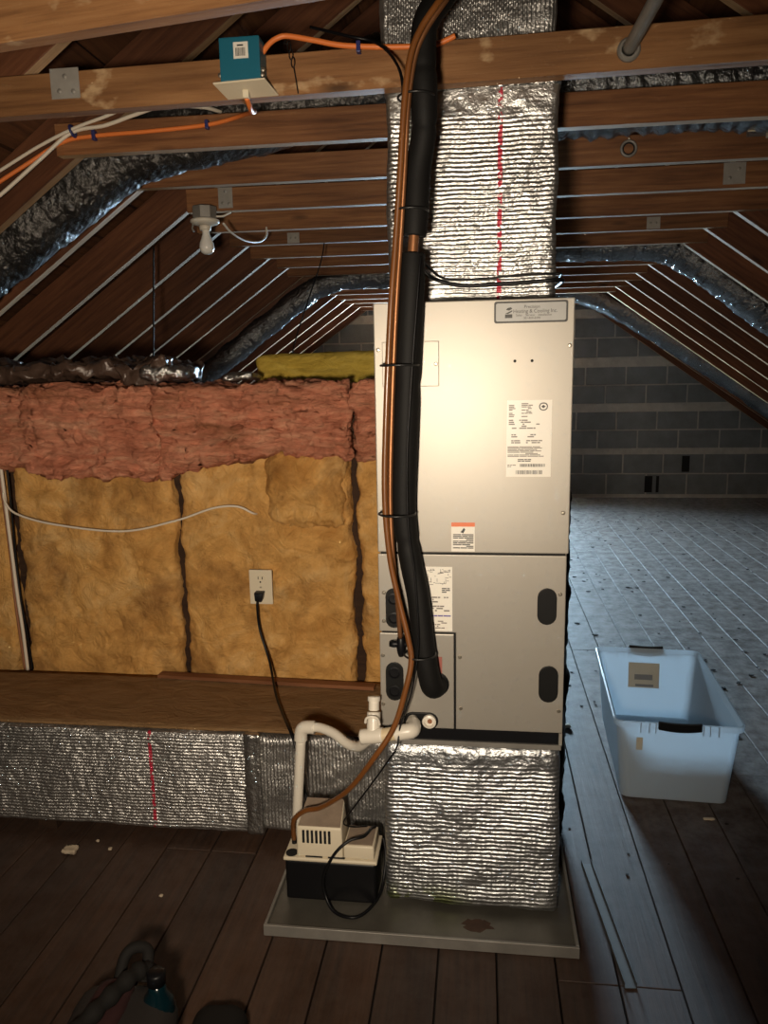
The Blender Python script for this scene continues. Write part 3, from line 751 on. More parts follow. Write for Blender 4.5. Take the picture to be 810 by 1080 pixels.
# pan
P = thing('drain_pan', 'stained galvanised drain pan under the plenum and pump', 'drain pan', None, (-.15, 2.0, 0))
child(MB().box(-.537, .241, 1.672, 2.022, 0.001, .021).box(-.245, .241, 2.022, 2.42, .001, .021).build('pan_base', 'pan', None), P)
M_['rust'] = plain('rust_stain', (.055, .026, .014), .7, var=.4, vs=40)
rg = random.Random(3)
child(MB().prism_z([(.0 + .040 * rg.uniform(.55, 1.25) * math.cos(a), 1.738 + .024 * rg.uniform(.6, 1.2) * math.sin(a)) for a in [2 * math.pi * k / 22 for k in range(22)]], .0208, .0214).build('rust_stain', 'rust', None), P)
child(MB().box(-.539, .243, 1.670, 1.678, .001, .031).build('front_rim', 'galv', None, .001, seg=1), P)
child(MB().box(-.539, -.531, 1.678, 2.022, .001, .031).build('side_rim', 'galv', None, .001, seg=1), P)
child(MB().box(.235, .243, 1.678, 2.42, .001, .031).build('side_rim', 'galv', None, .001, seg=1), P)

# ------------------------------------------------------------------ condensate pump
t = thing('condensate_pump', 'cream and black condensate pump standing in the drain pan', 'pump', None, (-.385, 1.85, .021)); Q_ = t
PX0, PX1, PY0, PY1 = -.512, -.262, 1.782, 1.905
child(MB().box(PX0 + .004, PX1 - .004, PY0 + .004, PY1 - .004, .0215, .136).build('tank', 'black', None, .008, True, 3), t)
child(MB().box(PX0, PX1, PY0, PY1, .1365, .147).build('lid', 'cream', None, .004, True, 2), t)
tw = MB().add([(-.476, 1.788, .147), (-.352, 1.788, .147), (-.352, 1.885, .147), (-.476, 1.885, .147), (-.474, 1.790, .232), (-.354, 1.790, .232), (-.362, 1.883, .262), (-.466, 1.883, .262)],
              [(0, 3, 2, 1), (4, 5, 6, 7), (0, 1, 5, 4), (1, 2, 6, 5), (2, 3, 7, 6), (3, 0, 4, 7)]).build('motor_cover', 'cream', None, .006, True, 3); child(tw, t)
child(MB().add([(-.470, 1.794, .2335), (-.358, 1.794, .2335), (-.364, 1.880, .2635), (-.464, 1.880, .2635), (-.470, 1.794, .2322), (-.358, 1.794, .2322), (-.364, 1.880, .2605), (-.464, 1.880, .2605)],
      [(0, 1, 2, 3), (4, 7, 6, 5), (0, 4, 5, 1), (1, 5, 6, 2), (2, 6, 7, 3), (3, 7, 4, 0)]).build('dust_layer', 'dusty_cream', None), t)
child(MB().box(-.351, -.270, 1.789, 1.885, .147, .186).build('switch_cover', 'cream', None, .005, True, 2), t)
child(MB().box(-.346, -.275, 1.795, 1.880, .1855, .1875).build('dust_layer', 'dusty_cream', None), t)
for k in range(7):
    x = -.459 + k * .0115
    child(MB().box(x, x + .0062, 1.7865, 1.792, .189, .224).build('vent_slot', 'hole', None), t)
for x in (-.452, -.392): child(MB().box(x, x + .045, 1.7865, 1.789, .148, .1515).build('lid_clip', 'hole', None), t)
child(MB().lathe([(.016, 0), (.016, .002), (.001, .0025)], (-.4925, 1.802, .147), 'z', 16).build('inlet_hole', 'hole', None), t)
child(MB().lathe([(.007, 0), (.007, .012), (.005, .0125), (.001, .0125)], (-.4965, 1.846, .147), 'z', 12).build('outlet_fitting', 'black', None), t)

# pump cord loop
tag(MB().tube(spline([(-.258, 1.888, .150), (-.250, 1.870, .110), (-.253, 1.84, .06), (-.262, 1.80, .034), (-.29, 1.745, .0275), (-.324, 1.725, .0265), (-.371, 1.742, .0275), (-.398, 1.765, .058), (-.401, 1.768, .108), (-.372, 1.765, .173), (-.334, 1.78, .206), (-.297, 1.80, .209), (-.283, 1.86, .196), (-.272, 1.90, .165), (-.262, 1.915, .12)], 8), .0042, 8).build('power_cord', 'black', None, smooth=True),
    'black cord looped in front of the condensate pump', 'cord')

# ------------------------------------------------------------------ PVC drain line
t = thing('drain_pipe', 'white plastic condensate drain pipe with elbow and trap beside the unit', 'pipe', None, (-.497, 1.86, .15))
def pipe(name, pts, r, mat='pvc', sub_=8, n=16): return child(MB().tube(spline(pts, sub_), r, n).build(name, mat, None, smooth=True), t)
pipe('drop_pipe', [(-.497, 1.868, .1475), (-.470, 1.862, .455)], .0135)
pipe('elbow', [(-.4715, 1.862, .440), (-.4695, 1.862, .462), (-.464, 1.861, .474), (-.452, 1.86, .4785), (-.432, 1.857, .480)], .0175)
pipe('trap_pipe', [(-.440, 1.858, .480), (-.414, 1.852, .482), (-.375, 1.832, .478), (-.335, 1.803, .466), (-.300, 1.775, .474), (-.268, 1.735, .515)], .0125)
pipe('tee_body', [(-.282, 1.705, .536), (-.228, 1.70, .545)], .0185)
pipe('coupling_sleeve', [(-.230, 1.70, .5445), (-.198, 1.70, .551)], .0165, 'pvc_clear')
pipe('elbow', [(-.199, 1.70, .5505), (-.175, 1.70, .556), (-.160, 1.704, .558), (-.157, 1.722, .557), (-.160, 1.745, .555)], .0185)
pipe('stub_pipe', [(-.160, 1.74, .555), (-.163, 1.772, .553)], .0135)
pipe('riser', [(-.252, 1.705, .540), (-.253, 1.725, .592)], .0165)
pipe('riser_neck', [(-.253, 1.727, .596), (-.253, 1.733, .622)], .0130)
pipe('riser_cap', [(-.253, 1.732, .618), (-.253, 1.734, .628)], .0155)
pipe('riser_lip', [(-.270, 1.698, .576), (-.266, 1.693, .590), (-.253, 1.690, .596), (-.240, 1.693, .590), (-.236, 1.698, .572)], .0032)

# ------------------------------------------------------------------ refrigerant lines
black = [(-.06, 1.76, 2.195), (-.088, 1.74, 2.15), (-.115, 1.72, 2.099), (-.121, 1.72, 2.037), (-.12, 1.72, 1.965), (-.121, 1.73, 1.894), (-.135, 1.74, 1.822), (-.142, 1.74, 1.727), (-.145, 1.74, 1.690)]
black2 = [(-.148, 1.738, 1.652), (-.151, 1.735, 1.588), (-.161, 1.735, 1.426), (-.17, 1.735, 1.236), (-.174, 1.735, 1.083), (-.16, 1.735, .97), (-.143, 1.735, .879), (-.131, 1.735, .76), (-.121, 1.738, .69), (-.113, 1.745, .655), (-.106, 1.764, .645), (-.104, 1.777, .646)]
t = thing('suction_line', 'thick black foam insulated refrigerant pipe down the unit front', 'pipe', None, (-.104, 1.777, .646))
P1 = spline(black, 10)
child(MB().tube(P1, lambda u: .0280 * (1 - .10 * math.exp(-((u - .42) / .012) ** 2) - .10 * math.exp(-((u - .60) / .012) ** 2) + .05 * math.sin(u * 17)), 18).build('upper_foam', 'foam', None, smooth=True), t)
P2 = spline(black2, 10)
child(MB().tube(P2, lambda u: (.0270 + .0035 * math.sin(min(u * 2.4, 1) * math.pi)) * (1 - .10 * math.exp(-((u - .21) / .008) ** 2) - .10 * math.exp(-((u - .42) / .008) ** 2)), 18).build('lower_foam', 'foam', None, smooth=True), t)
child(MB().tube(spline([(-.144, 1.74, 1.705), (-.149, 1.738, 1.640)], 4), .0115, 12).build('bare_tube', 'copper', None, smooth=True), t)
def ring(x, y, z, r, tube_r, name, mat, ax=(0, 0, 1), sq=1.0):
    ax = Vector(ax).normalized(); u = ax.orthogonal().normalized(); v = ax.cross(u)
    pts = [Vector((x, y, z)) + (u * math.cos(a) + v * math.sin(a)) * r for a in [2 * math.pi * k / 24 for k in range(25)]]
    return MB().tube(pts, tube_r, 6, False).build(name, mat, None, smooth=True)
copper = [(-.044, 1.74, 2.185), (-.073, 1.70, 2.131), (-.111, 1.69, 2.078), (-.135, 1.69, 2.027), (-.150, 1.69, 1.939), (-.160, 1.70, 1.814), (-.171, 1.71, 1.684), (-.184, 1.713, 1.527), (-.196, 1.715, 1.322), (-.203, 1.715, 1.129), (-.200, 1.715, .996), (-.192, 1.728, .878), (-.188, 1.745, .775)]
t = thing('liquid_line', 'bare copper refrigerant tube running down beside the black foam pipe', 'pipe', None, (-.188, 1.745, .75))
child(MB().tube(spline(copper, 8), .0058, 10).build('copper_tube', 'copper', None, smooth=True), t)
child(MB().lathe([(.006, -.03), (.009, -.022), (.011, -.008), (.010, .014), (.006, .022)], (-.187, 1.748, .757), 'z', 12).build('valve_body', 'black', None, smooth=True), t)
child(MB().lathe([(.007, -.028), (.009, -.018), (.007, 0), (.007, .030)], (-.187, 1.750, .757), 'x', 12).build('valve_stem', 'black', None, smooth=True), t)
hose = [(-.055, 1.715, 2.174), (-.084, 1.68, 2.123), (-.121, 1.675, 2.073), (-.143, 1.675, 2.022), (-.157, 1.68, 1.936), (-.168, 1.69, 1.812), (-.180, 1.70, 1.682), (-.194, 1.70, 1.527), (-.207, 1.702, 1.322), (-.214, 1.702, 1.13), (-.205, 1.702, .986), (-.186, 1.70, .886), (-.164, 1.692, .793), (-.157, 1.688, .74), (-.168, 1.680, .68), (-.198, 1.672, .581), (-.247, 1.665, .502), (-.319, 1.715, .389), (-.400, 1.775, .302), (-.450, 1.795, .276), (-.484, 1.812, .240), (-.4945, 1.835, .195), (-.4965, 1.846, .158)]
tag(MB().tube(spline(hose, 8), .0068, 10).build('drain_hose', 'hose', None, smooth=True), 'amber plastic hose from the pump up along the pipes', 'hose')
tw_ = [(-.128, 1.702, 1.640), (-.133, 1.695, 1.583), (-.150, 1.694, 1.384), (-.162, 1.694, 1.20), (-.160, 1.694, 1.045), (-.148, 1.694, .95), (-.140, 1.69, .80), (-.146, 1.69, .728), (-.160, 1.70, .652), (-.185, 1.69, .575), (-.192, 1.675, .53), (-.215, 1.678, .490), (-.258, 1.72, .41), (-.325, 1.775, .294), (-.350, 1.80, .245), (-.335, 1.83, .215), (-.30, 1.87, .193)]
tag(MB().tube(spline(tw_, 8), .0022, 6).build('control_wire', 'black', None, smooth=True), 'thin black control wire running down the pipes to the pump', 'wire')
for i, (x, y, z, r, lb) in enumerate(((-.135, 1.712, 1.958, .038, 'just under the first collar tie'), (-.150, 1.722, 1.738, .037, 'halfway up the supply duct'), (-.178, 1.718, 1.415, .042, 'beside the blank cover plate'), (-.188, 1.718, 1.082, .042, 'above the panel seam'), (-.139, 1.718, .745, .037, 'at the valve stem'))):
    o = ring(x, y, z, r, .0026, 'cable_tie', 'zip'); tag(o, 'black cable tie around the pipes, ' + lb, 'cable tie', 'cable ties on the refrigerant lines')

# ------------------------------------------------------------------ outlet and cord
t = thing('outlet', 'cream wall outlet set in the tan insulation', 'outlet', None, (-.722, 2.43, .704))
child(MB().box(-.757, -.689, 2.408, 2.47, .655, .753).build('box_body', 'stud', None), t)
child(MB().box(-.762, -.684, 2.400, 2.408, .645, .763).build('cover_plate', 'cream', None, .003), t)
for dz in (.0265, -.0265):
    r = child(MB().prism(stadium(-.723, .704 + dz, .034, .030), 2.3975, 2.4005).build('receptacle', 'cream', None), t)
    bpy.context.view_layer.update()
    if dz > 0:
        for dx in (-.007, .007): sub(MB().box(-.723 + dx - .0013, -.723 + dx + .0013, 2.3970, 2.3985, .704 + dz + .001, .704 + dz + .010).build('slot', 'hole'), r)
        sub(MB().lathe([(.003, 0), (.003, .001), (.0005, .0012)], (-.723, 2.3976, .704 + dz - .008), 'y', 8).build('slot', 'hole'), r)
child(MB().lathe([(.003, 0), (.003, .001), (.0005, .0012)], (-.723, 2.400, .704), 'y', 8).build('cover_screw', 'screw'), t)
t = thing('plug_cord', 'black plug and cord hanging from the outlet over the duct', 'cord', None, (-.723, 2.39, .68))
child(MB().add([(-.739, 2.368, .692), (-.707, 2.368, .692), (-.707, 2.3972, .694), (-.739, 2.3972, .694), (-.736, 2.366, .664), (-.714, 2.368, .660), (-.714, 2.3972, .664), (-.736, 2.3972, .664)],
      [(0, 1, 2, 3), (4, 7, 6, 5), (0, 4, 5, 1), (1, 5, 6, 2), (2, 6, 7, 3), (3, 7, 4, 0)]).build('plug', 'black', None, .004, True), t)
child(MB().tube(spline([(-.728, 2.378, .668), (-.731, 2.375, .64), (-.726, 2.378, .56), (-.688, 2.345, .462), (-.640, 2.23, .405), (-.590, 2.12, .392), (-.552, 2.04, .388), (-.528, 2.005, .362), (-.508, 1.985, .29), (-.482, 1.955, .20), (-.46, 1.93, .165), (-.44, 1.90, .175), (-.43, 1.893, .19)], 8), .0042, 8).build('flex_cord', 'black', None, smooth=True), t)

# white wire and cable seam on the insulated wall
tag(MB().tube(spline([(-1.612, 2.405, 1.02), (-1.603, 2.40, .985), (-1.562, 2.397, .947), (-1.425, 2.393, .913), (-1.189, 2.393, .892), (-1.004, 2.396, .928), (-.871, 2.396, .971), (-.79, 2.398, .977), (-.742, 2.41, .953), (-.735, 2.44, .945)], 8), .0038, 7).build('wire', 'wire_w', None, smooth=True), 'white wire drooping across the tan insulation', 'wire')
seam = [(-1.622, 2.415, 1.28), (-1.616, 2.405, 1.205), (-1.614, 2.410, 1.115), (-1.614, 2.415, .984), (-1.616, 2.425, .782), (-1.609, 2.42, .646), (-1.603, 2.42, .524), (-1.603, 2.425, .376)]
tag(MB().tube(spline(seam, 8), .0062, 7).build('wire', 'wire_w', None, smooth=True), 'white cable running down the seam at the edge of the batts', 'wire')
tag(MB().tube(spline([(x - .012 + .004 * math.sin(z * 9), y + .004, z) for x, y, z in seam], 8), .005, 7).build('wire', 'wire_br', None, smooth=True), 'brown cable beside the white cable in the batt seam', 'wire')
tag(MB().tube(spline([(x + .011 + .006 * math.sin(z * 7), y + .008, z) for x, y, z in seam], 8), .0042, 7).build('wire', 'black', None, smooth=True), 'black cable beside the white cable in the batt seam', 'wire')
tag(MB().tube(spline([(-1.377, 3.257, 1.942), (-1.398, 3.257, 1.67), (-1.419, 3.257, 1.389)], 6), .0042, 6).build('wire', 'rubber', None, smooth=True), 'dark straight wire hanging down in front of the rafters', 'wire')
tag(MB().tube(spline([(-.805, 4.09, 2.07), (-.824, 4.05, 1.951), (-.895, 3.98, 1.725), (-.952, 3.9, 1.50), (-.97, 3.9, 1.30)], 6), .0035, 6).build('wire', 'rubber', None, smooth=True), 'thin curved wire hanging near the yellow batt', 'wire')

# ------------------------------------------------------------------ first collar tie: junction box, cables, plates
YT = tie_y(0) - .0385
t = thing('junction_box', 'teal junction box with barcode label on the first collar tie', 'junction box', None, (-.54, YT, 2.05))
child(MB().box(-.590, -.496, YT - .058, YT - .001, 2.056, 2.148).build('box_body', 'teal', None, .003), t)
child(MB().box(-.556, -.522, YT - .0592, YT - .058, 2.102, 2.136).build('label', 'white', None), t)
rg = random.Random(9); mb = MB(); x = -.551
while x < -.528: wd = rg.choice([.0009, .0016]); mb.box(x, x + wd, YT - .0598, YT - .0592, 2.107, 2.124); x += wd + .0013
mb.box(-.547, -.533, YT - .0598, YT - .0592, 2.1275, 2.1305); child(mb.build('barcode', 'ink'), t)
child(MB().add([(-.607, YT - .062, 2.055), (-.485, YT - .066, 2.057), (-.470, YT - .002, 2.042), (-.592, YT - .002, 2.040), (-.607, YT - .062, 2.051), (-.485, YT - .066, 2.053), (-.470, YT - .002, 2.038), (-.592, YT - .002, 2.036)],
      [(0, 1, 2, 3), (4, 7, 6, 5), (0, 4, 5, 1), (1, 5, 6, 2), (2, 6, 7, 3), (3, 7, 4, 0)]).build('cover_plate', 'cream', None, .001, seg=1), t)
child(MB().box(-.547, -.533, YT - .034, YT - .018, 2.028, 2.046).build('toggle', 'cream', None, .002), t)
for x, z in ((-.592, 2.072), (-.494, 2.068), (-.492, 2.078)):
    child(MB().lathe([(.005, 0), (.005, .004), (.001, .005)], (x, YT - .05, z), 'y', 8).build('screw', 'screw'), t)
def cable(name, pts, r, mat, label, flat=1.0): return tag(MB().tube(spline(pts, 8), r, 8).build(name, mat, None, smooth=True), label, 'cable')
cable('cable', [(-.50, YT - .02, 2.125), (-.482, YT - .016, 2.146), (-.462, YT - .012, 2.158), (-.439, YT - .010, 2.160), (-.383, YT - .010, 2.148), (-.317, YT - .010, 2.133), (-.231, YT - .010, 2.124), (-.153, YT - .010, 2.120), (-.10, YT - .010, 2.122), (-.06, YT - .012, 2.135)], .0062, 'orange', 'orange cable stapled along the first collar tie')
cable('cable', [(-.540, YT - .026, 2.030), (-.548, 1.93, 2.022), (-.59, 2.1, 2.075), (-.67, 2.26, 2.118), (-.787, 2.318, 2.118), (-.962, 2.32, 2.110), (-1.139, 2.32, 2.106), (-1.24, 2.315, 2.092), (-1.346, 2.30, 2.035), (-1.529, 2.28, 1.932), (-1.75, 2.27, 1.80)], .0062, 'orange', 'orange cable running from the junction box along the second collar tie')
cable('cable', [(-1.75, 2.24, 1.70), (-1.514, 2.25, 1.882), (-1.429, 2.27, 1.941), (-1.309, 2.29, 2.036), (-1.208, 2.312, 2.116), (-1.103, 2.314, 2.131), (-1.013, 2.314, 2.154), (-.92, 2.312, 2.172), (-.828, 2.40, 2.192), (-.79, 2.5, 2.20)], .0058, 'wire_w', 'lower white cable curving over the second collar tie')
cable('cable', [(-1.75, 2.26, 1.84), (-1.517, 2.27, 1.969), (-1.433, 2.285, 2.013), (-1.311, 2.295, 2.076), (-1.194, 2.297, 2.122), (-1.086, 2.30, 2.153), (-.986, 2.305, 2.186), (-.892, 2.34, 2.200), (-.85, 2.45, 2.206)], .0050, 'wire_w', 'upper white cable curving over the second collar tie')
def staple(x, y, z, h, label): return tag(MB().box(x - .005, x + .005, y - .018, y, z - h, z + h).build('cable_staple', 'staple', None, .002), label, 'staple', 'blue cable staples')
staple(-.278, YT - .001, 2.126, .012, 'blue staple on the first collar tie cable')
staple(-1.140, 2.3255, 2.106, .014, 'blue staple at the end of the second collar tie')
staple(-.792, 2.3255, 2.117, .012, 'blue staple on the orange cable near the junction box')
tag(ring(-1.199, 2.302, 2.117, .016, .004, 'cable_staple', 'staple', (1, 0, .3)), 'blue band bundling the two white cables', 'staple', 'blue cable staples')
tag(MB().tube(spline([(-.40, YT + .05, 2.20), (-.30, YT - .006, 2.152), (-.251, YT - .010, 2.138), (-.215, 1.84, 2.105), (-.185, 1.78, 2.055), (-.168, 1.745, 2.01), (-.163, 1.735, 1.95)], 8), .0035, 6).build('wire', 'black', None, smooth=True), 'black wire crossing the first collar tie to the foam pipe', 'wire')
mb = MB(); cz = 2.152
for k in range(3):
    c = Vector((-.440 + .004 * k, YT - .006, 2.140 - k * .017)); pts = [c + Vector((math.cos(a) * .0045, (0.0 if k % 2 else math.cos(a) * -.002), math.sin(a) * .011)) for a in [2 * math.pi * q / 14 for q in range(15)]]
    mb.tube(pts, .0014, 5, False)
mb.tube(spline([(-.446, YT - .002, 2.156), (-.452, YT - .006, 2.148), (-.441, YT - .006, 2.144)], 4), .0014, 5)
mb.tube(spline([(-.431, YT - .005, 2.096), (-.427, YT - .004, 2.07), (-.423, YT - .004, 2.040)], 4), .0016, 5)
tag(mb.build('chain', 'rubber', None, smooth=True), 'short dark chain hanging on the first collar tie', 'chain')
def nail_plate(x0, x1, z0, z1, yf, label, nails):
    t = thing('nail_plate', label, 'metal plate', 'steel plates on the collar ties', ((x0 + x1) / 2, yf, z0))
    child(MB().box(x0, x1, yf - .003, yf - .0005, z0, z1).build('plate', 'plate', None, .0008, seg=1), t)
    for u, v in nails: child(MB().lathe([(.006, 0), (.006, .0015), (.002, .003)], (x0 + (x1 - x0) * u, yf - .003, z0 + (z1 - z0) * v), 'y', 10).build('nail_head', 'galv'), t)
nail_plate(-1.030, -.957, 2.062, 2.130, YT, 'square steel plate on the first collar tie, far from the junction box', ((.52, .72), (.3, .25), (.78, .22)))
nail_plate(-1.063, -1.003, 2.070, 2.150, tie_y(3) - .0385, 'small steel plate beside the light bulb fixture', ((.5, .8), (.3, .25), (.75, .2)))
nail_plate(.900, .980, 2.072, 2.150, tie_y(3) - .0385, 'steel plate on a collar tie near the frame edge, above the bin', ((.3, .3), (.7, .7)))
nail_plate(-.995, -.932, 2.066, 2.118, tie_y(5) - .0385, 'tiny steel plate on the sixth collar tie, insulated wall side', ((.3, .5), (.7, .5)))
nail_plate(.800, .864, 2.066, 2.122, tie_y(5) - .0385, 'tiny steel plate on the sixth collar tie, bin side', ((.3, .5), (.7, .5)))
# conduit through the first tie, ring on the third
t = thing('conduit', 'grey metal conduit entering the first collar tie through a collar', 'conduit', None, (.317, YT, 2.087))
child(MB().tube(spline([(.318, YT - .003, 2.086), (.334, 1.78, 2.108), (.362, 1.62, 2.15), (.42, 1.30, 2.24)], 6), .0150, 14).build('tube', 'galv', None, smooth=True), t)
child(MB().lathe([(.025, 0), (.025, .008), (.021, .012), (.017, .012), (.017, .002), (.001, .001)], (.318, YT - .0005, 2.085), 'y', 22).build('collar', 'galv', None), t)
t = thing('conduit_collar', 'empty metal collar ring on the third collar tie', 'collar ring', None, (.476, tie_y(2) - .039, 2.105))
child(ring(.476, tie_y(2) - .043, 2.105, .0235, .0045, 'ring', 'galv', (0, 1, 0)), t)
child(ring(.476, tie_y(2) - .041, 2.105, .0180, .0026, 'ring_gap', 'hole', (0, 1, 0)), t)
child(MB().lathe([(.0035, 0), (.0035, .008), (.001, .009)], (.476, tie_y(2) - .0390, 2.136), 'y', 8).build('set_screw', 'screw', None), t)
t = thing('switch_plate', 'cream switch plate sticking out at the frame edge by the third tie', 'switch plate', None, (.86, 2.6, 2.08))
child(MB().add([(.795, 2.60, 2.098), (.93, 2.60, 2.100), (.93, 2.68, 2.135), (.82, 2.68, 2.135), (.795, 2.60, 2.094), (.93, 2.60, 2.096), (.93, 2.68, 2.131), (.82, 2.68, 2.131)],
      [(0, 1, 2, 3), (4, 7, 6, 5), (0, 4, 5, 1), (1, 5, 6, 2), (2, 6, 7, 3), (3, 7, 4, 0)]).build('plate', 'cream', None, .001, seg=1), t)
child(MB().box(.862, .876, 2.625, 2.645, 2.085, 2.106).build('toggle', 'cream', None, .002), t)
child(MB().box(.83, .92, 2.655, 2.726, 2.112, 2.18).build('box_body', 'galv', None, .002), t)

# ------------------------------------------------------------------ lamp holder with bulb
LY = tie_y(3) - .0385 - .052; LX = -1.107
t = thing('lamp_holder', 'porcelain lamp holder with unlit white bulb under the fourth collar tie', 'light fixture', None, (LX, LY, 2.10))
child(MB().lathe([(.047, .066), (.050, .064), (.050, 0.02), (.047, 0.018)], (LX, LY, 2.002), 'z', 8).build('octagon_box', 'galv', None), t)
child(MB().lathe([(.030, -.006), (.050, 0), (.058, .006), (.058, .015), (.050, .0175)], (LX, LY, 2.002), 'z', 24).build('porcelain_base', 'porcelain', None, smooth=True), t)
child(MB().lathe([(.022, -.018), (.024, 0.0)], (LX, LY, 1.995), 'z', 18).build('socket', 'porcelain', None, smooth=True), t)
child(MB().lathe([(.0008, -.098), (.012, -.0965), (.022, -.091), (.0285, -.080), (.030, -.068), (.0275, -.054), (.020, -.036), (.0150, -.020), (.0145, .004)], (LX + .002, LY, 1.982), 'z', 22).build('bulb', 'bulb', None, smooth=True), t)
child(MB().tube(spline([(LX + .048, LY, 2.03), (LX + .075, LY + .01, 2.032), (LX + .10, LY + .03, 2.05)], 6), .004, 6).build('feed_wire', 'wire_w', None, smooth=True), t)
child(MB().tube([(LX - .045, LY - .01, 2.008), (LX - .05, LY - .012, 1.985), (LX - .044, LY - .012, 1.972)], .004, 6).build('bracket_tab', 'galv', None), t)
tag(MB().tube(spline([(-1.045, 3.19, 2.01), (-1.035, 3.26, 1.985), (-1.02, 3.40, 1.975), (-1.0, 3.56, 1.995), (-.985, 3.62, 2.03), (-.985, 3.63, 2.07)], 8), .0045, 6).build('wire', 'wire_w', None, smooth=True), 'pale wire drooping behind the bulb to the fifth collar tie', 'wire')
# wires around the supply duct base
tag(MB().tube(spline([(-.150, 1.775, 1.640), (-.14, 1.86, 1.64), (-.115, 1.935, 1.622), (-.05, 1.938, 1.604), (.028, 1.938, 1.604), (.118, 1.938, 1.607), (.178, 1.940, 1.610), (.198, 1.98, 1.612), (.20, 2.2, 1.62)], 8), .0048, 7).build('wire', 'black', None, smooth=True), 'thick black wire wrapped around the supply duct base', 'wire')
tag(MB().tube(spline([(-.145, 1.76, 1.66), (-.135, 1.86, 1.655), (-.10, 1.936, 1.626), (-.04, 1.938, 1.617), (.08, 1.938, 1.622), (.17, 1.938, 1.624), (.193, 1.97, 1.626), (.195, 2.2, 1.63)], 8), .0028, 6).build('wire', 'black', None, smooth=True), 'thin black wire above the thick one on the supply duct base', 'wire')

# ------------------------------------------------------------------ storage bin
t = thing('storage_bin', 'milky plastic storage bin with black handles, open and empty', 'storage bin', None, (.650, 2.715, .002), math.radians(-3.0))
def loop(hx, hy, z, r, n=6):
    pts = []
    for cx, cy, a0 in ((hx - r, hy - r, 0), (-hx + r, hy - r, 90), (-hx + r, -hy + r, 180), (hx - r, -hy + r, 270)):
        for k in range(n + 1):
            a = math.radians(a0 + 90 * k / n); pts.append((cx + r * math.cos(a), cy + r * math.sin(a), z))
    return pts
loops = [loop(.160, .305, 0, .03), loop(.168, .314, .004, .03), loop(.190, .334, .262, .03), loop(.200, .345, .264, .032), loop(.2005, .3455, .282, .032), loop(.1955, .3405, .284, .030),
         loop(.1865, .3305, .268, .029), loop(.1650, .3105, .0068, .028), loop(.158, .303, .0042, .028)]
vs = []; fs = []; n = len(loops[0])
for l in loops: vs += l
for i in range(len(loops) - 1):
    for k in range(n): fs.append((i * n + k, i * n + (k + 1) % n, (i + 1) * n + (k + 1) % n, (i + 1) * n + k))
fs.append(tuple(range(n - 1, -1, -1))); fs.append(tuple((len(loops) - 1) * n + k for k in range(n)))
MB().add(vs, fs).build('tub', 'bin', t, smooth=False)
for sy in (-1, 1):
    mb = MB(); N = 10; pts = []
    for k in range(N + 1):
        u = -1 + 2 * k / N; pts.append((u * .066, .266 - .007 * (1 - u * u)))
    for k in range(N + 1):
        u = 1 - 2 * k / N; pts.append((u * .066, .2925 - .004 * (1 - u * u)))
    y0, y1 = (-.3560, -.3465) if sy < 0 else (.3465, .3560)
    h_ = mb.prism(pts, y0, y1).build('handle', 'black', t, .0025)
    for x in (-.092, -.072, .072, .092, -.118, .118):
        MB().box(x - .0015, x + .0015, sy * .3475 - .003, sy * .3475 + .003, .250, .282).build('rim_rib', 'bin', t)
def ipt(x, z, side, out):   # point on a short wall, at height z
    f = z / .262
    return (x, side * (.314 + (.334 - .314) * f) + side * out, z)
def wall_card(name, x0, x1, z0, z1, side, out, th, mat):
    a = [ipt(x0, z0, side, out), ipt(x1, z0, side, out), ipt(x1, z1, side, out), ipt(x0, z1, side, out)]
    b2 = [ipt(x0, z0, side, out + th), ipt(x1, z0, side, out + th), ipt(x1, z1, side, out + th), ipt(x0, z1, side, out + th)]
    return MB().add(a + b2, [(0, 1, 2, 3), (7, 6, 5, 4), (0, 4, 5, 1), (1, 5, 6, 2), (2, 6, 7, 3), (3, 7, 4, 0)]).build(name, mat, t)
M_['card'] = plain('faded_label', (.42, .40, .33), .6, var=.1)
M_['card2'] = plain('dark_label_print', (.16, .17, .18), .6)
wall_card('paper_label', -.068, .052, .125, .228, 1, -.0058, .0006, 'card')
wall_card('label_print', -.044, .026, .158, .180, 1, -.0064, .0005, 'card2')
wall_card('label_print', -.040, .030, .130, .140, 1, -.0064, .0005, 'card2')
wall_card('sticker', -.128, -.108, .180, .225, -1, .0002, .0006, 'card')

# ------------------------------------------------------------------ things on the floor
o = thing('metal_channel', 'thin grey metal channel lying on the floor beside the drain pan', 'metal strip', None, (.327, 1.816, .001), math.atan2(.45, -.041) - math.pi)
M_['channel'] = plain('dull_channel_steel', (.11, .105, .10), .6, .3, var=.2)
MB().box(-.226, .226, -.013, .013, 0, .0015).build('web', 'channel', o)
MB().box(-.226, .226, -.0145, -.013, 0, .016).build('flange', 'channel', o)
MB().box(-.226, .226, .013, .0145, 0, .016).build('flange', 'channel', o)
def scrap(lo, hi, seed, label, amp=.006):
    lo, hi = Vector(lo), Vector(hi); o = batt('debris_scrap', lo, hi, 'debris', None, .003, amp, .006, 40, seed)
    return tag(o, label, 'scrap')
scrap((-1.235, 1.935, .004), (-1.195, 1.965, .018), 61, 'curled pale scrap on the floor before the horizontal duct')
scrap((-1.160, 2.000, .002), (-1.150, 2.010, .010), 62, 'tiny pale crumb close to the horizontal duct', .002)
scrap((-1.104, 1.965, .002), (-1.093, 1.977, .010), 63, 'tiny pale crumb beside the curled scrap', .002)
scrap((-.866, 1.78, .002), (-.854, 1.79, .008), 64, 'tiny brown crumb between the bag and the duct', .002)
scrap((.700, 2.30, .001), (.735, 2.312, .006), 65, 'small splinter on the floor in front of the bin', .002)
scrap((.30, 2.90, .001), (.36, 2.925, .012), 66, 'bent scrap on the floor beside the air handler and bin', .006)
rg = random.Random(77); mb = MB()
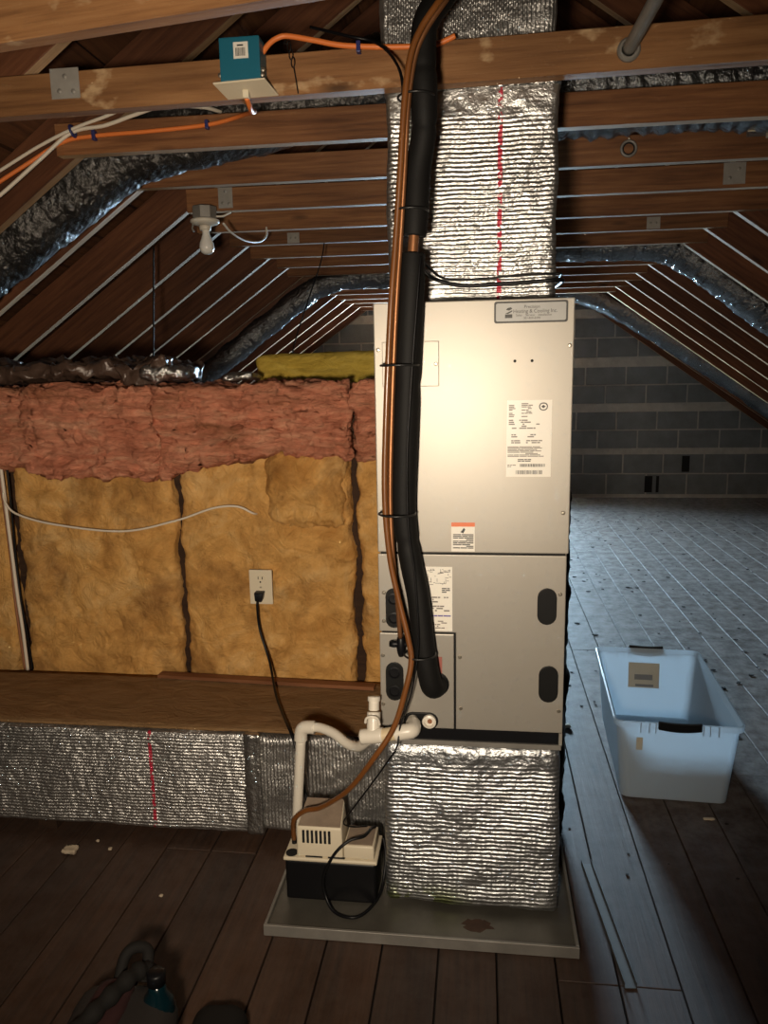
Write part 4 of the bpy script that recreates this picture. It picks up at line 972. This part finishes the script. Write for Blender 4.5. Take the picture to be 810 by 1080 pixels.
for k in range(420):
    x, y = rg.uniform(.24, 3.0), rg.uniform(2.0, 7.5)
    if .4 < x < .9 and 2.3 < y < 3.1: continue
    if x < .26 and y < 2.5: continue
    s_ = rg.uniform(.002, .006) * (1 if y < 3.2 else 1.6); a = rg.uniform(0, 6.28); q = [(x + s_ * rg.uniform(.5, 2.2) * math.cos(a + k2 * 1.57), y + s_ * math.sin(a + k2 * 1.57)) for k2 in range(4)]
    mb.prism_z(q, .0008, .0008 + s_ * .5)
o = mb.build('floor_debris', 'subfloor'); tag(o, 'dark crumbs and dust specks scattered over the lit floor', 'debris', kind='stuff')

# tool bag at the viewer's feet
t = thing('tool_bag', 'dark tool bag with maroon panel and webbing strap on the floor', 'bag', None, (-.71, 1.22, 0.0))
child(batt('body', (-.815, 1.00, .004), (-.61, 1.335, .165), 'bag', None, .045, .008, .02, 7, 71), t)
child(batt('side_panel', (-.770, 1.08, .14), (-.695, 1.31, .182), 'maroon', None, .018, .006, .014, 7, 72), t)
strap_pts = spline([(-.80, 1.02, .170), (-.762, 1.12, .190), (-.725, 1.22, .200), (-.695, 1.31, .196), (-.685, 1.345, .165)], 10)
child(MB().tube(strap_pts, lambda u: .017 + .003 * math.sin(u * 60), 10).build('strap', 'strap', None, smooth=True), t)
child(MB().tube(spline([(-.745, 1.325, .160), (-.742, 1.352, .192), (-.725, 1.366, .204), (-.700, 1.366, .203), (-.690, 1.350, .190), (-.69, 1.325, .160)], 8), .012, 10).build('handle', 'strap', None, smooth=True), t)
child(batt('flap', (-.605, 1.02, .02), (-.490, 1.40, .075), 'strap', None, .04, .006, .014, 6, 74), t)
t = thing('bottle', 'dark teal glossy bottle beside the tool bag', 'bottle', None, (-.627, 1.28, 0))
child(MB().lathe([(.030, 0), (.033, .006), (.033, .135), (.030, .150), (.018, .168), (.016, .19)], (-.645, 1.290, .008), 'z', 24).build('bottle_body', 'bottle', None, smooth=True), t)
child(MB().lathe([(.019, 0), (.019, .022), (.016, .026), (.001, .026)], (-.645, 1.290, .193), 'z', 20).build('bottle_cap', 'black', None, smooth=True), t)
